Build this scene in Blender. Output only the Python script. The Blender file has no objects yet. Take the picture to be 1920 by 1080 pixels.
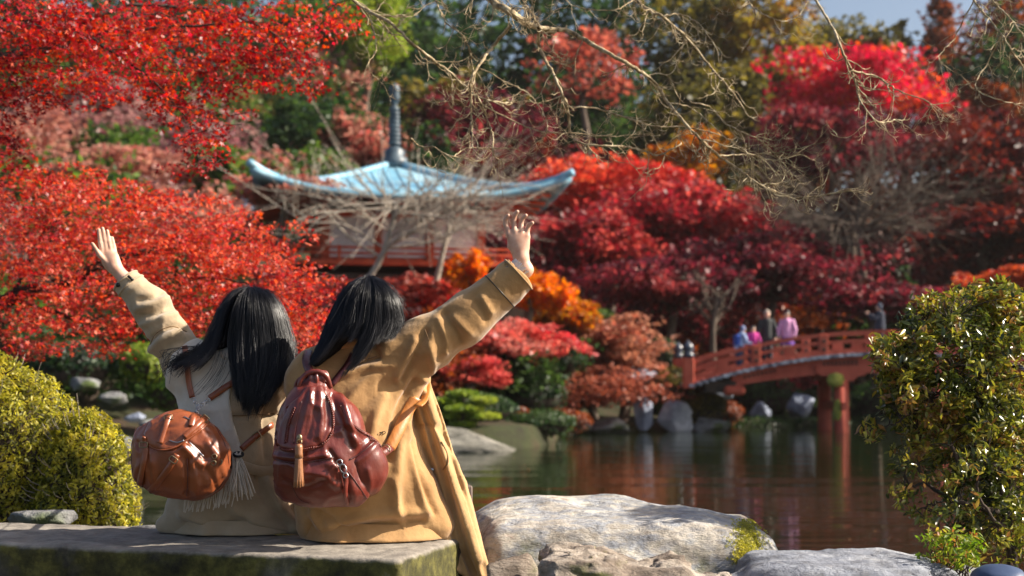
import bpy, bmesh, math, random
import numpy as np
from mathutils import Vector, Matrix

SC = bpy.context.scene
COL = SC.collection
rng = np.random.default_rng(7)
random.seed(7)
PI = math.pi

# ------------------------------------------------------------ camera, sky, sun
FPX = 2667.0                       # focal length in pixels of the 1920 wide photograph (50 mm)
CAMZ = 1.06
PITCH = math.atan(150 / FPX)
FOCUS = 4.98
cam = bpy.data.cameras.new("camera")
cam.lens = 50.0; cam.sensor_width = 36.0
cam.clip_start = 0.05; cam.clip_end = 1500
cam.dof.use_dof = True; cam.dof.focus_distance = FOCUS; cam.dof.aperture_fstop = 2.9
cam.dof.aperture_blades = 9
cob = bpy.data.objects.new("camera", cam); COL.objects.link(cob)
cob.location = (0, 0, CAMZ); cob.rotation_euler = (PI / 2 + PITCH, 0, 0)
SC.camera = cob

SUN_EL = math.radians(36); SUN_AZ = math.radians(0)     # azimuth from +x (right) towards +y (away)
to_sun = Vector((math.cos(SUN_EL) * math.cos(SUN_AZ), math.cos(SUN_EL) * math.sin(SUN_AZ), math.sin(SUN_EL)))
sl = bpy.data.lights.new("sun", 'SUN'); sl.energy = 5.0; sl.angle = math.radians(0.5); sl.color = (1.0, 0.90, 0.76)
so = bpy.data.objects.new("sun", sl); COL.objects.link(so)
so.rotation_euler = to_sun.to_track_quat('Z', 'Y').to_euler(); so.location = (30, 5, 30)
W = bpy.data.worlds.new("World"); SC.world = W; W.use_nodes = True
wn = W.node_tree; wn.nodes.clear()
sky = wn.nodes.new('ShaderNodeTexSky'); sky.sky_type = 'NISHITA'; sky.sun_disc = False
sky.sun_elevation = SUN_EL; sky.sun_rotation = PI / 2 - SUN_AZ; sky.ozone_density = .2; sky.dust_density = 3.0; sky.air_density = .9
bg = wn.nodes.new('ShaderNodeBackground'); bg.inputs['Strength'].default_value = 0.078
wo = wn.nodes.new('ShaderNodeOutputWorld')
wn.links.new(sky.outputs[0], bg.inputs[0]); wn.links.new(bg.outputs[0], wo.inputs[0])
SC.view_settings.view_transform = 'Standard'; SC.view_settings.look = 'None'
SC.view_settings.exposure = 1.02; SC.view_settings.gamma = 1
SC.render.engine = 'CYCLES'
SC.cycles.max_bounces = 8; SC.cycles.transmission_bounces = 6; SC.cycles.transparent_max_bounces = 8

# ------------------------------------------------------------ geometry helpers
CP, SP = math.cos(PITCH), math.sin(PITCH)
def at(px, py, D):
    """point at ground distance D seen in the photograph's pixel (px, py)"""
    u = (px - 960) / FPX; v = (540 - py) / FPX
    d = np.array([u, CP - v * SP, SP + v * CP])
    return np.array([0, 0, CAMZ]) + d * (D / d[1])
def topix(P):
    P = np.asarray(P, float); X = P[..., 0]; Y = P[..., 1]; Z = P[..., 2] - CAMZ
    f = Y * CP + Z * SP; r = X; u = -Y * SP + Z * CP
    return np.stack([960 + FPX * r / f, 540 - FPX * u / f], -1)
def zground(z, py):
    """distance at which height z is seen in pixel row py (near the horizon row)"""
    return FPX * (CAMZ - z) / (py - 690)

def hash3(ix, iy, iz, seed):
    n = (ix.astype(np.int64) * 73856093) ^ (iy.astype(np.int64) * 19349663) ^ (iz.astype(np.int64) * 83492791) ^ (seed * 2654435761)
    n = (n ^ (n >> 13)) * 1274126177 & 0x7fffffff
    n = (n ^ (n >> 16)) & 0xffffff
    return n / float(0xffffff)
def noise3(P, scale=1.0, seed=0):
    Q = np.asarray(P, float) * scale; I = np.floor(Q); F = Q - I; F = F * F * (3 - 2 * F); I = I.astype(np.int64)
    out = 0
    for dx in (0, 1):
        for dy in (0, 1):
            for dz in (0, 1):
                w = (F[..., 0] if dx else 1 - F[..., 0]) * (F[..., 1] if dy else 1 - F[..., 1]) * (F[..., 2] if dz else 1 - F[..., 2])
                out = out + w * hash3(I[..., 0] + dx, I[..., 1] + dy, I[..., 2] + dz, seed)
    return out * 2 - 1
def fbm(P, scale=1.0, seed=0, oct=3):
    s = 0; a = 1; t = 0
    for i in range(oct):
        s = s + a * noise3(P, scale * 2 ** i, seed + i); t += a; a *= .5
    return s / t

ORG = {}
def _mesh(name, V, F, smooth=True, tint=None):
    m = bpy.data.meshes.new(name)
    V = np.asarray(V, np.float32)
    if isinstance(F, np.ndarray):
        k = F.shape[1]; n = len(F)
        m.vertices.add(len(V)); m.vertices.foreach_set('co', V.ravel())
        m.loops.add(n * k); m.loops.foreach_set('vertex_index', F.astype(np.int32).ravel())
        m.polygons.add(n); m.polygons.foreach_set('loop_start', np.arange(0, n * k, k, dtype=np.int32))
        m.polygons.foreach_set('loop_total', np.full(n, k, np.int32))
        m.update(calc_edges=True)
    else:
        m.from_pydata(V.tolist(), [], [list(map(int, f)) for f in F]); m.update()
    if smooth: m.polygons.foreach_set('use_smooth', np.ones(len(m.polygons), bool))
    if tint is not None:
        a = m.attributes.new('tint', 'FLOAT_COLOR', 'FACE')
        t = np.asarray(tint, np.float32)
        if t.shape[1] == 3: t = np.concatenate([t, np.ones((len(t), 1), np.float32)], 1)
        a.data.foreach_set('color', t.ravel())
    return m
def tag(o, label=None, cat=None, group=None, kind=None):
    if label: o['label'] = label
    if cat: o['category'] = cat
    if group: o['group'] = group
    if kind: o['kind'] = kind
    return o
def thing(name, loc, label, cat, group=None):
    o = bpy.data.objects.new(name, None); COL.objects.link(o); o.location = [float(c) for c in loc]
    o.empty_display_size = .2; ORG[o.name] = np.array(loc, float)
    return tag(o, label, cat, group)
def part(name, VF, mat, parent=None, smooth=True, tint=None, label=None, origin=None, kind=None):
    """one mesh object from world-space vertices; child of parent, or top-level with its origin at its base"""
    V, F = VF[0], VF[1]
    V = np.asarray(V, float)
    if len(VF) > 2 and tint is None: tint = VF[2]
    if parent is not None: org = ORG[parent.name]
    elif origin is not None: org = np.array(origin, float)
    else: org = np.array([(V[:, 0].min() + V[:, 0].max()) / 2, (V[:, 1].min() + V[:, 1].max()) / 2, V[:, 2].min()])
    m = _mesh(name, V - org, F, smooth, tint)
    if isinstance(mat, (list, tuple)):
        for k in mat: m.materials.append(k)
    else: m.materials.append(mat)
    o = bpy.data.objects.new(name, m); COL.objects.link(o)
    if parent is not None: o.parent = parent
    else: o.location = org
    ORG[o.name] = org
    if label: o['label'] = label
    if kind or name in ('twigs', 'shoots', 'moss'): o['kind'] = kind or 'stuff'
    return o
def struct(name, VF, mat, smooth=True, **k):
    o = part(name, VF, mat, None, smooth, origin=(0, 0, 0), **k); o['kind'] = 'structure'; return o
def flat(mesh_obj):
    mesh_obj.data.polygons.foreach_set('use_smooth', np.zeros(len(mesh_obj.data.polygons), bool)); return mesh_obj
def join(L):
    L = [l for l in L if l is not None and len(l[0])]
    V = []; F = []; T = []; n = 0
    arr = all(isinstance(l[1], np.ndarray) for l in L) and len({l[1].shape[1] for l in L}) == 1
    for l in L:
        V.append(np.asarray(l[0], float))
        if arr: F.append(l[1] + n)
        else: F.extend([[int(i) + n for i in f] for f in l[1]])
        if len(l) > 2: T.append(np.asarray(l[2], float))
        n += len(l[0])
    V = np.concatenate(V)
    if arr: F = np.concatenate(F)
    return (V, F, np.concatenate(T)) if T else (V, F)

def smoothpath(P, n):
    """Catmull-Rom through the points, n samples"""
    P = np.asarray(P, float)
    if len(P) < 3:
        t = np.linspace(0, 1, n)[:, None]; return P[0] * (1 - t) + P[-1] * t
    Q = np.concatenate([[2 * P[0] - P[1]], P, [2 * P[-1] - P[-2]]])
    seg = np.linalg.norm(np.diff(P[:, :3], axis=0), axis=1); c = np.concatenate([[0], np.cumsum(seg)])
    s = np.linspace(0, c[-1], n); k = np.clip(np.searchsorted(c, s, 'right') - 1, 0, len(P) - 2)
    t = ((s - c[k]) / np.maximum(seg[k], 1e-9))[:, None]
    p0, p1, p2, p3 = Q[k], Q[k + 1], Q[k + 2], Q[k + 3]
    return .5 * (2 * p1 + (p2 - p0) * t + (2 * p0 - 5 * p1 + 4 * p2 - p3) * t ** 2 + (3 * p1 - p0 - 3 * p2 + p3) * t ** 3)
def frames(P):
    T = np.gradient(P, axis=0); T /= np.maximum(np.linalg.norm(T, axis=1, keepdims=True), 1e-9)
    up = np.array([0, 0, 1.]) if abs(T[0][2]) < .9 else np.array([1., 0, 0])
    N = np.zeros_like(P); n = up - T[0] * up.dot(T[0]); n /= np.linalg.norm(n)
    for i in range(len(P)):
        n = n - T[i] * n.dot(T[i]); n /= max(np.linalg.norm(n), 1e-9); N[i] = n
    return T, N, np.cross(T, N)
def tube(P, r, sides=8, caps=True, flatn=None):
    """round tube along P (quads); r scalar or per point"""
    P = np.asarray(P, float); n = len(P); r = np.broadcast_to(np.asarray(r, float), (n,))
    T, N, B = frames(P)
    a = np.arange(sides) * 2 * PI / sides
    V = P[:, None] + r[:, None, None] * (np.cos(a)[None, :, None] * N[:, None] + np.sin(a)[None, :, None] * B[:, None])
    V = V.reshape(-1, 3)
    i = np.arange(n - 1)[:, None] * sides; j = np.arange(sides)[None]; j2 = (j + 1) % sides
    F = np.stack([i + j, i + j2, i + sides + j2, i + sides + j], -1).reshape(-1, 4)
    if caps:
        V = np.concatenate([V, [P[0] - T[0] * r[0] * .4], [P[-1] + T[-1] * r[-1] * .4]])
        c0 = n * sides; c1 = c0 + 1; j = np.arange(sides); j2 = (j + 1) % sides
        F = np.concatenate([F, np.stack([j2, j, np.full(sides, c0), np.full(sides, c0)], -1),
                            np.stack([(n - 1) * sides + j, (n - 1) * sides + j2, np.full(sides, c1), np.full(sides, c1)], -1)])
        # degenerate quads -> list with triangles
        F = [list(f) if f[2] != f[3] else [f[0], f[1], f[2]] for f in F.tolist()]
    return V, F
def strap(P, Nrm, w, t):
    """flat band along P with face normal Nrm, width w, thickness t"""
    P = np.asarray(P, float); n = len(P); Nrm = np.broadcast_to(np.asarray(Nrm, float), (n, 3))
    T = np.gradient(P, axis=0); T /= np.linalg.norm(T, axis=1, keepdims=True)
    S = np.cross(T, Nrm); S /= np.maximum(np.linalg.norm(S, axis=1, keepdims=True), 1e-9); N = np.cross(S, T)
    w = np.broadcast_to(np.asarray(w, float), (n,))[:, None]
    prof = [(-.5, 0), (-.46, .5), (0, .7), (.46, .5), (.5, 0), (.46, -.5), (-.46, -.5)]
    V = np.stack([P + S * w * a + N * t * b for a, b in prof], 1); k = len(prof); V = V.reshape(-1, 3)
    F = []
    for i in range(n - 1):
        for j in range(k): F.append([i * k + j, i * k + (j + 1) % k, (i + 1) * k + (j + 1) % k, (i + 1) * k + j])
    F.append(list(range(k))[::-1]); F.append([(n - 1) * k + j for j in range(k)])
    return V, F
def box(c, s, rz=0., bev=0.0):
    """box with centre c and full size s, optional chamfer"""
    bm = bmesh.new(); bmesh.ops.create_cube(bm, size=1)
    for v in bm.verts: v.co = Vector((v.co.x * s[0], v.co.y * s[1], v.co.z * s[2]))
    if bev > 0: bmesh.ops.bevel(bm, geom=bm.edges[:], offset=bev, segments=1, affect='EDGES')
    R = Matrix.Rotation(rz, 3, 'Z')
    bm.verts.index_update()
    V = np.array([R @ v.co for v in bm.verts]) + np.array(c); F = [[v.index for v in f.verts] for f in bm.faces]
    bm.free(); return V, F
def beam(a, b, w, h, bev=0.0):
    """straight beam of width w and height h from a to b"""
    a = np.array(a, float); b = np.array(b, float); L = np.linalg.norm(b - a); x = (b - a) / L
    up = np.array([0, 0, 1.]) if abs(x[2]) < .95 else np.array([0, 1., 0]); y = np.cross(up, x); y /= np.linalg.norm(y); z = np.cross(x, y)
    V, F = box((0, 0, 0), (L, w, h), 0, bev)
    return V[:, :1] * x + V[:, 1:2] * y + V[:, 2:] * z + (a + b) / 2, F
def lathe(prof, c, sides=16):
    """prof: list of (radius, z)"""
    V = []; F = []; k = len(prof)
    for i in range(sides):
        a = 2 * PI * i / sides
        for r, z in prof: V.append((c[0] + r * math.cos(a), c[1] + r * math.sin(a), c[2] + z))
    for i in range(sides):
        j = (i + 1) % sides
        for q in range(k - 1): F.append([i * k + q, j * k + q, j * k + q + 1, i * k + q + 1])
    return np.array(V), F
def ico(sub):
    bm = bmesh.new(); bmesh.ops.create_icosphere(bm, subdivisions=sub, radius=1)
    bm.verts.index_update()
    V = np.array([v.co[:] for v in bm.verts]); F = np.array([[v.index for v in f.verts] for f in bm.faces]); bm.free(); return V, F
ICO = {k: ico(k) for k in (1, 2, 3, 4, 5, 6)}

# ---- signed distance modelling and surface nets
RS = 1.0        # size factor of the figures
def rcone(P, a, b, ra, rb):
    ra, rb = ra * RS, rb * RS
    a = np.asarray(a, float); b = np.asarray(b, float); ab = b - a
    t = np.clip((P - a) @ ab / max(ab @ ab, 1e-9), 0, 1)
    return np.linalg.norm(P - a - t[:, None] * ab, axis=1) - (ra + (rb - ra) * t)
def ell(P, c, r, R=None):
    Q = P - np.asarray(c, float)
    if R is not None: Q = Q @ R
    r = np.asarray(r, float) * RS; k0 = np.linalg.norm(Q / r, axis=1); k1 = np.linalg.norm(Q / r ** 2, axis=1)
    return k0 * (k0 - 1) / np.maximum(k1, 1e-6)
def rbox(P, c, h, rad, R=None):
    Q = P - np.asarray(c, float)
    if R is not None: Q = Q @ R
    rad = rad * RS; q = np.abs(Q) - (np.asarray(h, float) * RS - rad)
    return np.linalg.norm(np.maximum(q, 0), axis=1) + np.minimum(q.max(axis=1), 0) - rad
def smin(a, b, k):
    h = np.maximum(k - np.abs(a - b), 0) / k
    return np.minimum(a, b) - h * h * k * .25
def smax(a, b, k): return -smin(-a, -b, k)
def polysd(Q, poly):
    """signed distance (pixels) of 2D points to a polygon, negative inside"""
    poly = np.asarray(poly, float); n = len(poly); d = np.full(len(Q), 1e18); s = np.ones(len(Q))
    for i in range(n):
        a = poly[i]; b = poly[i - 1]; e = b - a; w = Q - a
        t = np.clip((w @ e) / (e @ e), 0, 1); bb = w - e * t[:, None]; d = np.minimum(d, (bb ** 2).sum(1))
        c1 = Q[:, 1] >= a[1]; c2 = Q[:, 1] < b[1]; c3 = e[0] * w[:, 1] > e[1] * w[:, 0]
        fl = (c1 & c2 & c3) | (~c1 & ~c2 & ~c3); s = np.where(fl, -s, s)
    return s * np.sqrt(d)
def linedist(Q, line):
    line = np.asarray(line, float); d = np.full(len(Q), 1e18)
    for i in range(len(line) - 1):
        a = line[i]; e = line[i + 1] - a; w = Q - a; t = np.clip((w @ e) / (e @ e), 0, 1)
        d = np.minimum(d, ((w - e * t[:, None]) ** 2).sum(1))
    return np.sqrt(d)
def axis(a, b, h, fine=None, hf=None):
    """grid line positions, closer together inside the fine interval"""
    if fine is None: return a + np.arange(int((b - a) / h) + 2) * h
    f0, f1 = fine; k = max(2, int(abs(f0 - a) / h) + 1); q = max(2, int(abs(b - f1) / h) + 1)
    return np.unique(np.concatenate([np.linspace(a, f0, k), np.arange(f0, f1, hf), np.linspace(f1, b, q)]))
def snet(f, lo, hi, h, ax=None):
    """surface nets: quads of the zero level of f inside the box"""
    if ax is None:
        lo = np.asarray(lo, float); hi = np.asarray(hi, float); n = np.ceil((hi - lo) / h).astype(int) + 1
        ax = [lo[i] + np.arange(n[i]) * h for i in range(3)]
    n = np.array([len(a) for a in ax])
    G = np.stack(np.meshgrid(*ax, indexing='ij'), -1).reshape(-1, 3)
    val = np.empty(len(G))
    for s in range(0, len(G), 400000): val[s:s + 400000] = f(G[s:s + 400000])
    val = val.reshape(n); G = G.reshape(*n, 3); ins = val < 0
    off = [(a, b, c) for a in (0, 1) for b in (0, 1) for c in (0, 1)]
    def sh(A, o): return A[o[0]:A.shape[0] - 1 + o[0], o[1]:A.shape[1] - 1 + o[1], o[2]:A.shape[2] - 1 + o[2]]
    cnt = sum(sh(ins, o).astype(int) for o in off); mix = (cnt > 0) & (cnt < 8)
    idx = np.full(mix.shape, -1); idx[mix] = np.arange(mix.sum())
    acc = np.zeros((mix.sum(), 3)); c = np.zeros(mix.sum())
    cv = {o: sh(val, o)[mix] for o in off}; cp = {o: sh(G, o)[mix] for o in off}
    for o in off:
        for k in range(3):
            if o[k] == 0:
                o2 = list(o); o2[k] = 1; o2 = tuple(o2)
                a, b = cv[o], cv[o2]; m = (a < 0) != (b < 0)
                t = np.where(m, a / np.where(m, a - b, 1), 0)
                acc += np.where(m[:, None], cp[o] + (cp[o2] - cp[o]) * t[:, None], 0); c += m
    V = acc / c[:, None]; F = []
    for k in range(3):
        i2, i3 = (k + 1) % 3, (k + 2) % 3
        A = np.take(ins, range(n[k] - 1), k); B = np.take(ins, range(1, n[k]), k)
        m = A != B
        I = np.argwhere(m); I = I[(I[:, i2] > 0) & (I[:, i3] > 0) & (I[:, i2] < n[i2] - 1) & (I[:, i3] < n[i3] - 1)]
        fl = A[tuple(I.T)]
        def g(d2, d3):
            J = I.copy(); J[:, i2] -= d2; J[:, i3] -= d3; return idx[tuple(J.T)]
        q = np.stack([g(1, 1), g(0, 1), g(0, 0), g(1, 0)], -1)
        q[~fl] = q[~fl][:, ::-1]; F.append(q)
    return V, np.concatenate(F)
def grad(f, P, e=.003):
    g = np.stack([f(P + np.eye(3)[k] * e) - f(P - np.eye(3)[k] * e) for k in range(3)], -1)
    return g / np.maximum(np.linalg.norm(g, axis=1, keepdims=True), 1e-9)
def surf(f, pix, lift=0.0, D0=3.6, steps=70, far=6.5):
    """where the camera rays through pixels meet the surface f; returns points, normals"""
    Q = np.array([at(x, y, D0) for x, y in pix]); d = Q - np.array([0, 0, CAMZ]); d /= np.linalg.norm(d, axis=1, keepdims=True)
    for _ in range(steps): Q = Q + d * np.clip(f(Q) * .8, -.05, .1)[:, None]
    N = grad(f, Q); return Q + N * lift, N
def vnorm(V, F):
    a, b, c = V[F[:, 0]], V[F[:, 1]], V[F[:, 2]]; n = np.cross(b - a, c - a); N = np.zeros_like(V)
    for k in range(F.shape[1]): np.add.at(N, F[:, k], n)
    return N / np.maximum(np.linalg.norm(N, axis=1, keepdims=True), 1e-12)
def relax(V, F, n=1, lam=.5):
    E = np.concatenate([np.stack([F[:, i], F[:, (i + 1) % F.shape[1]]], 1) for i in range(F.shape[1])])
    for _ in range(n):
        S = np.zeros_like(V); C = np.zeros(len(V)); np.add.at(S, E[:, 0], V[E[:, 1]]); np.add.at(S, E[:, 1], V[E[:, 0]])
        np.add.at(C, E[:, 0], 1); np.add.at(C, E[:, 1], 1); V = V * (1 - lam) + lam * S / np.maximum(C, 1)[:, None]
    return V
def folds(V, F, L, side=True):
    """raise (or sink) the surface along lines traced over the visible side: (amp m, width px, line)"""
    N = vnorm(V, F); Q = topix(V); out = np.zeros(len(V)); face = np.clip(-N[:, 1] * 2 + .5, 0, 1)
    for amp, w, line in L:
        line = smoothpath(np.array([(x, y, 0) for x, y in line], float), 14)[:, :2]
        out += amp * np.exp(-(linedist(Q, line) / w) ** 2)
    return V + N * (out * face)[:, None]

# ------------------------------------------------------------ materials
def newmat(name):
    m = bpy.data.materials.new(name); m.use_nodes = True; nt = m.node_tree; b = nt.nodes['Principled BSDF']
    return m, nt, b
def ramp(nt, fac, stops):
    r = nt.nodes.new('ShaderNodeValToRGB'); e = r.color_ramp.elements
    while len(e) < len(stops): e.new(.5)
    for k, (p, c) in enumerate(stops): e[k].position = p; e[k].color = (*c, 1)
    nt.links.new(fac, r.inputs[0]); return r.outputs[0]
def tex(nt, scale, detail=4, rough=.6, stretch=None, kind='ShaderNodeTexNoise', coord='Object'):
    tc = nt.nodes.new('ShaderNodeTexCoord'); mp = nt.nodes.new('ShaderNodeMapping')
    if stretch: mp.inputs['Scale'].default_value = stretch
    nt.links.new(tc.outputs[coord], mp.inputs[0]); n = nt.nodes.new(kind)
    nt.links.new(mp.outputs[0], n.inputs['Vector']); n.inputs['Scale'].default_value = scale
    if kind == 'ShaderNodeTexNoise': n.inputs['Detail'].default_value = detail; n.inputs['Roughness'].default_value = rough
    return n
def bump(nt, b, h, strength, dist=.01, prev=None):
    n = nt.nodes.new('ShaderNodeBump'); n.inputs['Strength'].default_value = strength; n.inputs['Distance'].default_value = dist
    nt.links.new(h, n.inputs['Height'])
    if prev is not None: nt.links.new(prev, n.inputs['Normal'])
    nt.links.new(n.outputs[0], b.inputs['Normal']); return n.outputs[0]
def surfmat(name, stops, scale=6, rough=.8, bs=.4, bscale=None, bd=.01, stretch=None, spec=.3, detail=5, bstretch=None, **k):
    m, nt, b = newmat(name); n = tex(nt, scale, detail, .6, stretch)
    nt.links.new(ramp(nt, n.outputs[0], stops), b.inputs['Base Color'])
    b.inputs['Roughness'].default_value = rough; b.inputs['Specular IOR Level'].default_value = spec
    n2 = tex(nt, bscale or scale * 4, 5, .65, bstretch or stretch); bump(nt, b, n2.outputs[0], bs, bd)
    for q, v in k.items(): b.inputs[q.replace('_', ' ')].default_value = v
    return m
def c2(a, b, lo=.35, hi=.65): return [(lo, a), (hi, b)]
def leafmat(name, trans=.4, rough=.45, spec=.4, gain=1.0):
    m, nt, b = newmat(name); a = nt.nodes.new('ShaderNodeAttribute'); a.attribute_name = 'tint'
    nt.links.new(a.outputs['Color'], b.inputs['Base Color']); b.inputs['Roughness'].default_value = rough
    b.inputs['Specular IOR Level'].default_value = spec
    t = nt.nodes.new('ShaderNodeBsdfTranslucent'); hs = nt.nodes.new('ShaderNodeHueSaturation')
    hs.inputs['Saturation'].default_value = 1.05; hs.inputs['Value'].default_value = 1.5 * gain
    nt.links.new(a.outputs['Color'], hs.inputs['Color']); nt.links.new(hs.outputs[0], t.inputs[0])
    mx = nt.nodes.new('ShaderNodeMixShader'); mx.inputs[0].default_value = trans
    nt.links.new(b.outputs[0], mx.inputs[1]); nt.links.new(t.outputs[0], mx.inputs[2])
    nt.links.new(mx.outputs[0], nt.nodes['Material Output'].inputs[0]); return m
M = {}
M['leaf'] = leafmat('leaf_far', .45)
M['leaf_near'] = leafmat('leaf_near', .5, .4, .5)
M['leaf_glossy'] = leafmat('leaf_glossy', .3, .28, .7)
M['bark_mid'] = surfmat('bark_grey_brown', c2((.06, .045, .035), (.17, .13, .10)), 5, .9, .8, 14, .02, (1, 1, .3))
M['bark'] = surfmat('bark_dark', c2((.022, .015, .012), (.07, .05, .04)), 5, .9, .8, 14, .02, (1, 1, .3))
M['bark_pale'] = surfmat('bark_pale', c2((.24, .20, .16), (.46, .40, .33)), 7, .85, .6, 25, .01, (1, 1, .4))
M['twig'] = surfmat('lichen_twig_sunlit', [(.3, (.08, .055, .03)), (.5, (.36, .27, .15)), (.7, (.60, .52, .36))], 30, .7, .8, 90, .006)  # golden sunlight put into the bark and lichen tones
M['moss_rock'] = surfmat('mossy_rock', [(.3, (.06, .06, .055)), (.5, (.20, .20, .20)), (.62, (.07, .10, .02)), (.75, (.32, .31, .29))], 1.6, .85, .9, 7, .06)
M['blue_rock'] = surfmat('blue_grey_rock', c2((.10, .12, .17), (.36, .40, .50)), 1.5, .8, .9, 6, .06)
M['white_rock'] = surfmat('pale_rock', c2((.22, .23, .27), (.60, .60, .62)), 1.3, .8, .9, 6, .06)
# ------------------------------------------------------------ ground and water
WZ = -0.75
def shore(x):   # distance at which the far bank rises out of the pond
    return np.interp(x, [-60, -9, -5.5, -4.2, -2.0, -.4, .75, 1.3, 2.2, 4, 5.7, 6.3, 12, 17, 22, 60], [21, 21.5, 23, 26, 30, 31, 32.5, 37, 39.5, 40, 40.8, 45.2, 46, 46.5, 42, 36])
def gh(x, y):
    x = np.asarray(x, float); y = np.asarray(y, float)
    s = shore(x); P = np.stack([x, y, np.zeros_like(x)], -1)
    near = np.clip((7.3 - y + np.clip(-x - 1.2, 0, 3) * .55 + noise3(P, .7, 3) * .25) / .9, 0, 1); near = near * near * (3 - 2 * near)
    t = y - s + noise3(P, .5, 5) * .5
    f = np.clip(t / 1.6, 0, 1); f = f * f * (3 - 2 * f)
    z = -1.5 + 1.5 * near + f * (1.15 + .5 * 0)
    h = np.clip(t - 2, 0, 22) * .10 + np.clip(t - 16, 0, 90) * .24 * np.interp(x, [-40, 10, 25, 45], [1, 1, .62, .5]) + np.clip(t - 106, 0, 900) * .03
    z = z + np.where(f > 0, h, 0) + noise3(P, .22, 9) * .25 * f + noise3(P, 1.3, 11) * .05
    return z
gx = np.unique(np.concatenate([np.linspace(-700, -60, 14), np.linspace(-60, -10, 46), np.linspace(-10, 12, 111), np.linspace(12, 60, 46), np.linspace(60, 700, 14)]))
gy = np.unique(np.concatenate([np.linspace(-60, 0, 12), np.linspace(0, 12, 70), np.linspace(12, 60, 130), np.linspace(60, 180, 60), np.linspace(180, 900, 12)]))
X, Y = np.meshgrid(gx, gy, indexing='ij'); Z = gh(X, Y)
n1, n2 = X.shape; I = (np.arange(n1 - 1)[:, None] * n2 + np.arange(n2 - 1)[None]).ravel()
gm = surfmat('earth_moss', [(.3, (.018, .013, .009)), (.45, (.03, .036, .012)), (.6, (.05, .03, .018)), (.75, (.10, .035, .02))], .8, .95, .8, 6, .05)
struct('ground', (np.stack([X, Y, Z], -1).reshape(-1, 3), np.stack([I, I + n2, I + n2 + 1, I + 1], -1)), gm)
m, nt, b = newmat('pond_water')
b.inputs['Base Color'].default_value = (.008, .012, .004, 1); b.inputs['Roughness'].default_value = .04; b.inputs['IOR'].default_value = 1.333
b.inputs['Specular IOR Level'].default_value = .5
n = tex(nt, .9, 3, .55, (.45, 2.4, 1)); bn = bump(nt, b, n.outputs[0], .42, .012)
n = tex(nt, 5.0, 2, .5, (.5, 2.6, 1)); bn = bump(nt, b, n.outputs[0], .45, .005, bn)
n = tex(nt, 1.0, 2, .5, (.10, .85, 1)); bump(nt, b, n.outputs[0], .6, .05, bn)
struct('pond_water', (np.array([(-60, 5, WZ), (60, 5, WZ), (60, 60, WZ), (-60, 60, WZ)]), [[0, 1, 2, 3]]), m)

# ------------------------------------------------------------ leaves
def _star():
    a = []
    tips = [(-2.15, .62), (-1.1, .92), (0, 1.0), (1.1, .92), (2.15, .62)]
    for k, (t, r) in enumerate(tips):
        a.append((math.sin(t) * r, math.cos(t) * r, -.12 * r))
        if k < 4:
            tm = (t + tips[k + 1][0]) / 2; a.append((math.sin(tm) * .36, math.cos(tm) * .36, .03))
    V = np.array([(0, -.1, 0)] + a); n = len(a)
    F = [[0, i, i + 1] for i in range(1, n)]
    return V, np.array(F)
SHAPES = {
    'star': _star(),
    'quad': (np.array([(-.5, 0, 0), (0, -.8, -.1), (.5, 0, 0), (0, .8, -.1)]), np.array([[0, 1, 2, 3]])),
    'oval': (np.array([(0, -1, 0), (.33, -.35, .1), (.3, .4, .1), (0, 1, -.12), (-.3, .4, .1), (-.33, -.35, .1), (0, 0, 0)]),
             np.array([[0, 1, 6], [1, 2, 6], [2, 3, 6], [3, 4, 6], [4, 5, 6], [5, 0, 6]])),
    'tuft': (np.array([(0, 0, 0), (.9, .35, .3), (.5, .9, .1), (-.15, 1, .35), (-.8, .7, .0), (-1, -.1, .3), (-.5, -.9, 0), (.3, -.95, .3), (.95, -.5, .1)]),
             np.array([[0, 1, 2], [0, 3, 4], [0, 5, 6], [0, 7, 8]])),
}
def leaves(C, size, cols, shape='quad', up=.5, dirs=None, seed=0):
    """leaf faces at the points C; cols (n,3); up = how far they lie flat"""
    r = np.random.default_rng(seed + len(C)); n = len(C); BV, BF = SHAPES[shape]
    N = r.normal(size=(n, 3)) * (1 - up); N[:, 2] += up * 1.2
    if dirs is not None: N = N * .6 + dirs
    N /= np.linalg.norm(N, axis=1, keepdims=True)
    A = r.normal(size=(n, 3)); A -= N * (A * N).sum(1, keepdims=True); A /= np.linalg.norm(A, axis=1, keepdims=True); B = np.cross(N, A)
    s = np.broadcast_to(np.asarray(size, float), (n,)) * r.uniform(.65, 1.35, n)
    V = C[:, None] + s[:, None, None] * (BV[None, :, :1] * A[:, None] + BV[None, :, 1:2] * B[:, None] + BV[None, :, 2:] * N[:, None])
    k = len(BV); F = (BF[None] + np.arange(n)[:, None, None] * k).reshape(-1, BF.shape[1])
    return V.reshape(-1, 3), F, np.repeat(cols, len(BF), 0)
def mixcol(pal, n, r, P=None, scale=.6, seed=0, jit=.25):
    """pick colours from a palette, drifting in patches through the crown"""
    pal = np.asarray(pal, float)
    t = r.uniform(0, 1, n) if P is None else np.clip(.5 + .75 * noise3(P, scale, seed) + r.normal(0, .32, n), 0, .9999)
    f = t * (len(pal) - 1); i = np.clip(f.astype(int), 0, len(pal) - 2); f = (f - i)[:, None]
    return np.clip((pal[i] * (1 - f) + pal[i + 1] * f) * r.uniform(1 - jit, 1 + jit, (n, 1)), 0.002, .9)

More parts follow.
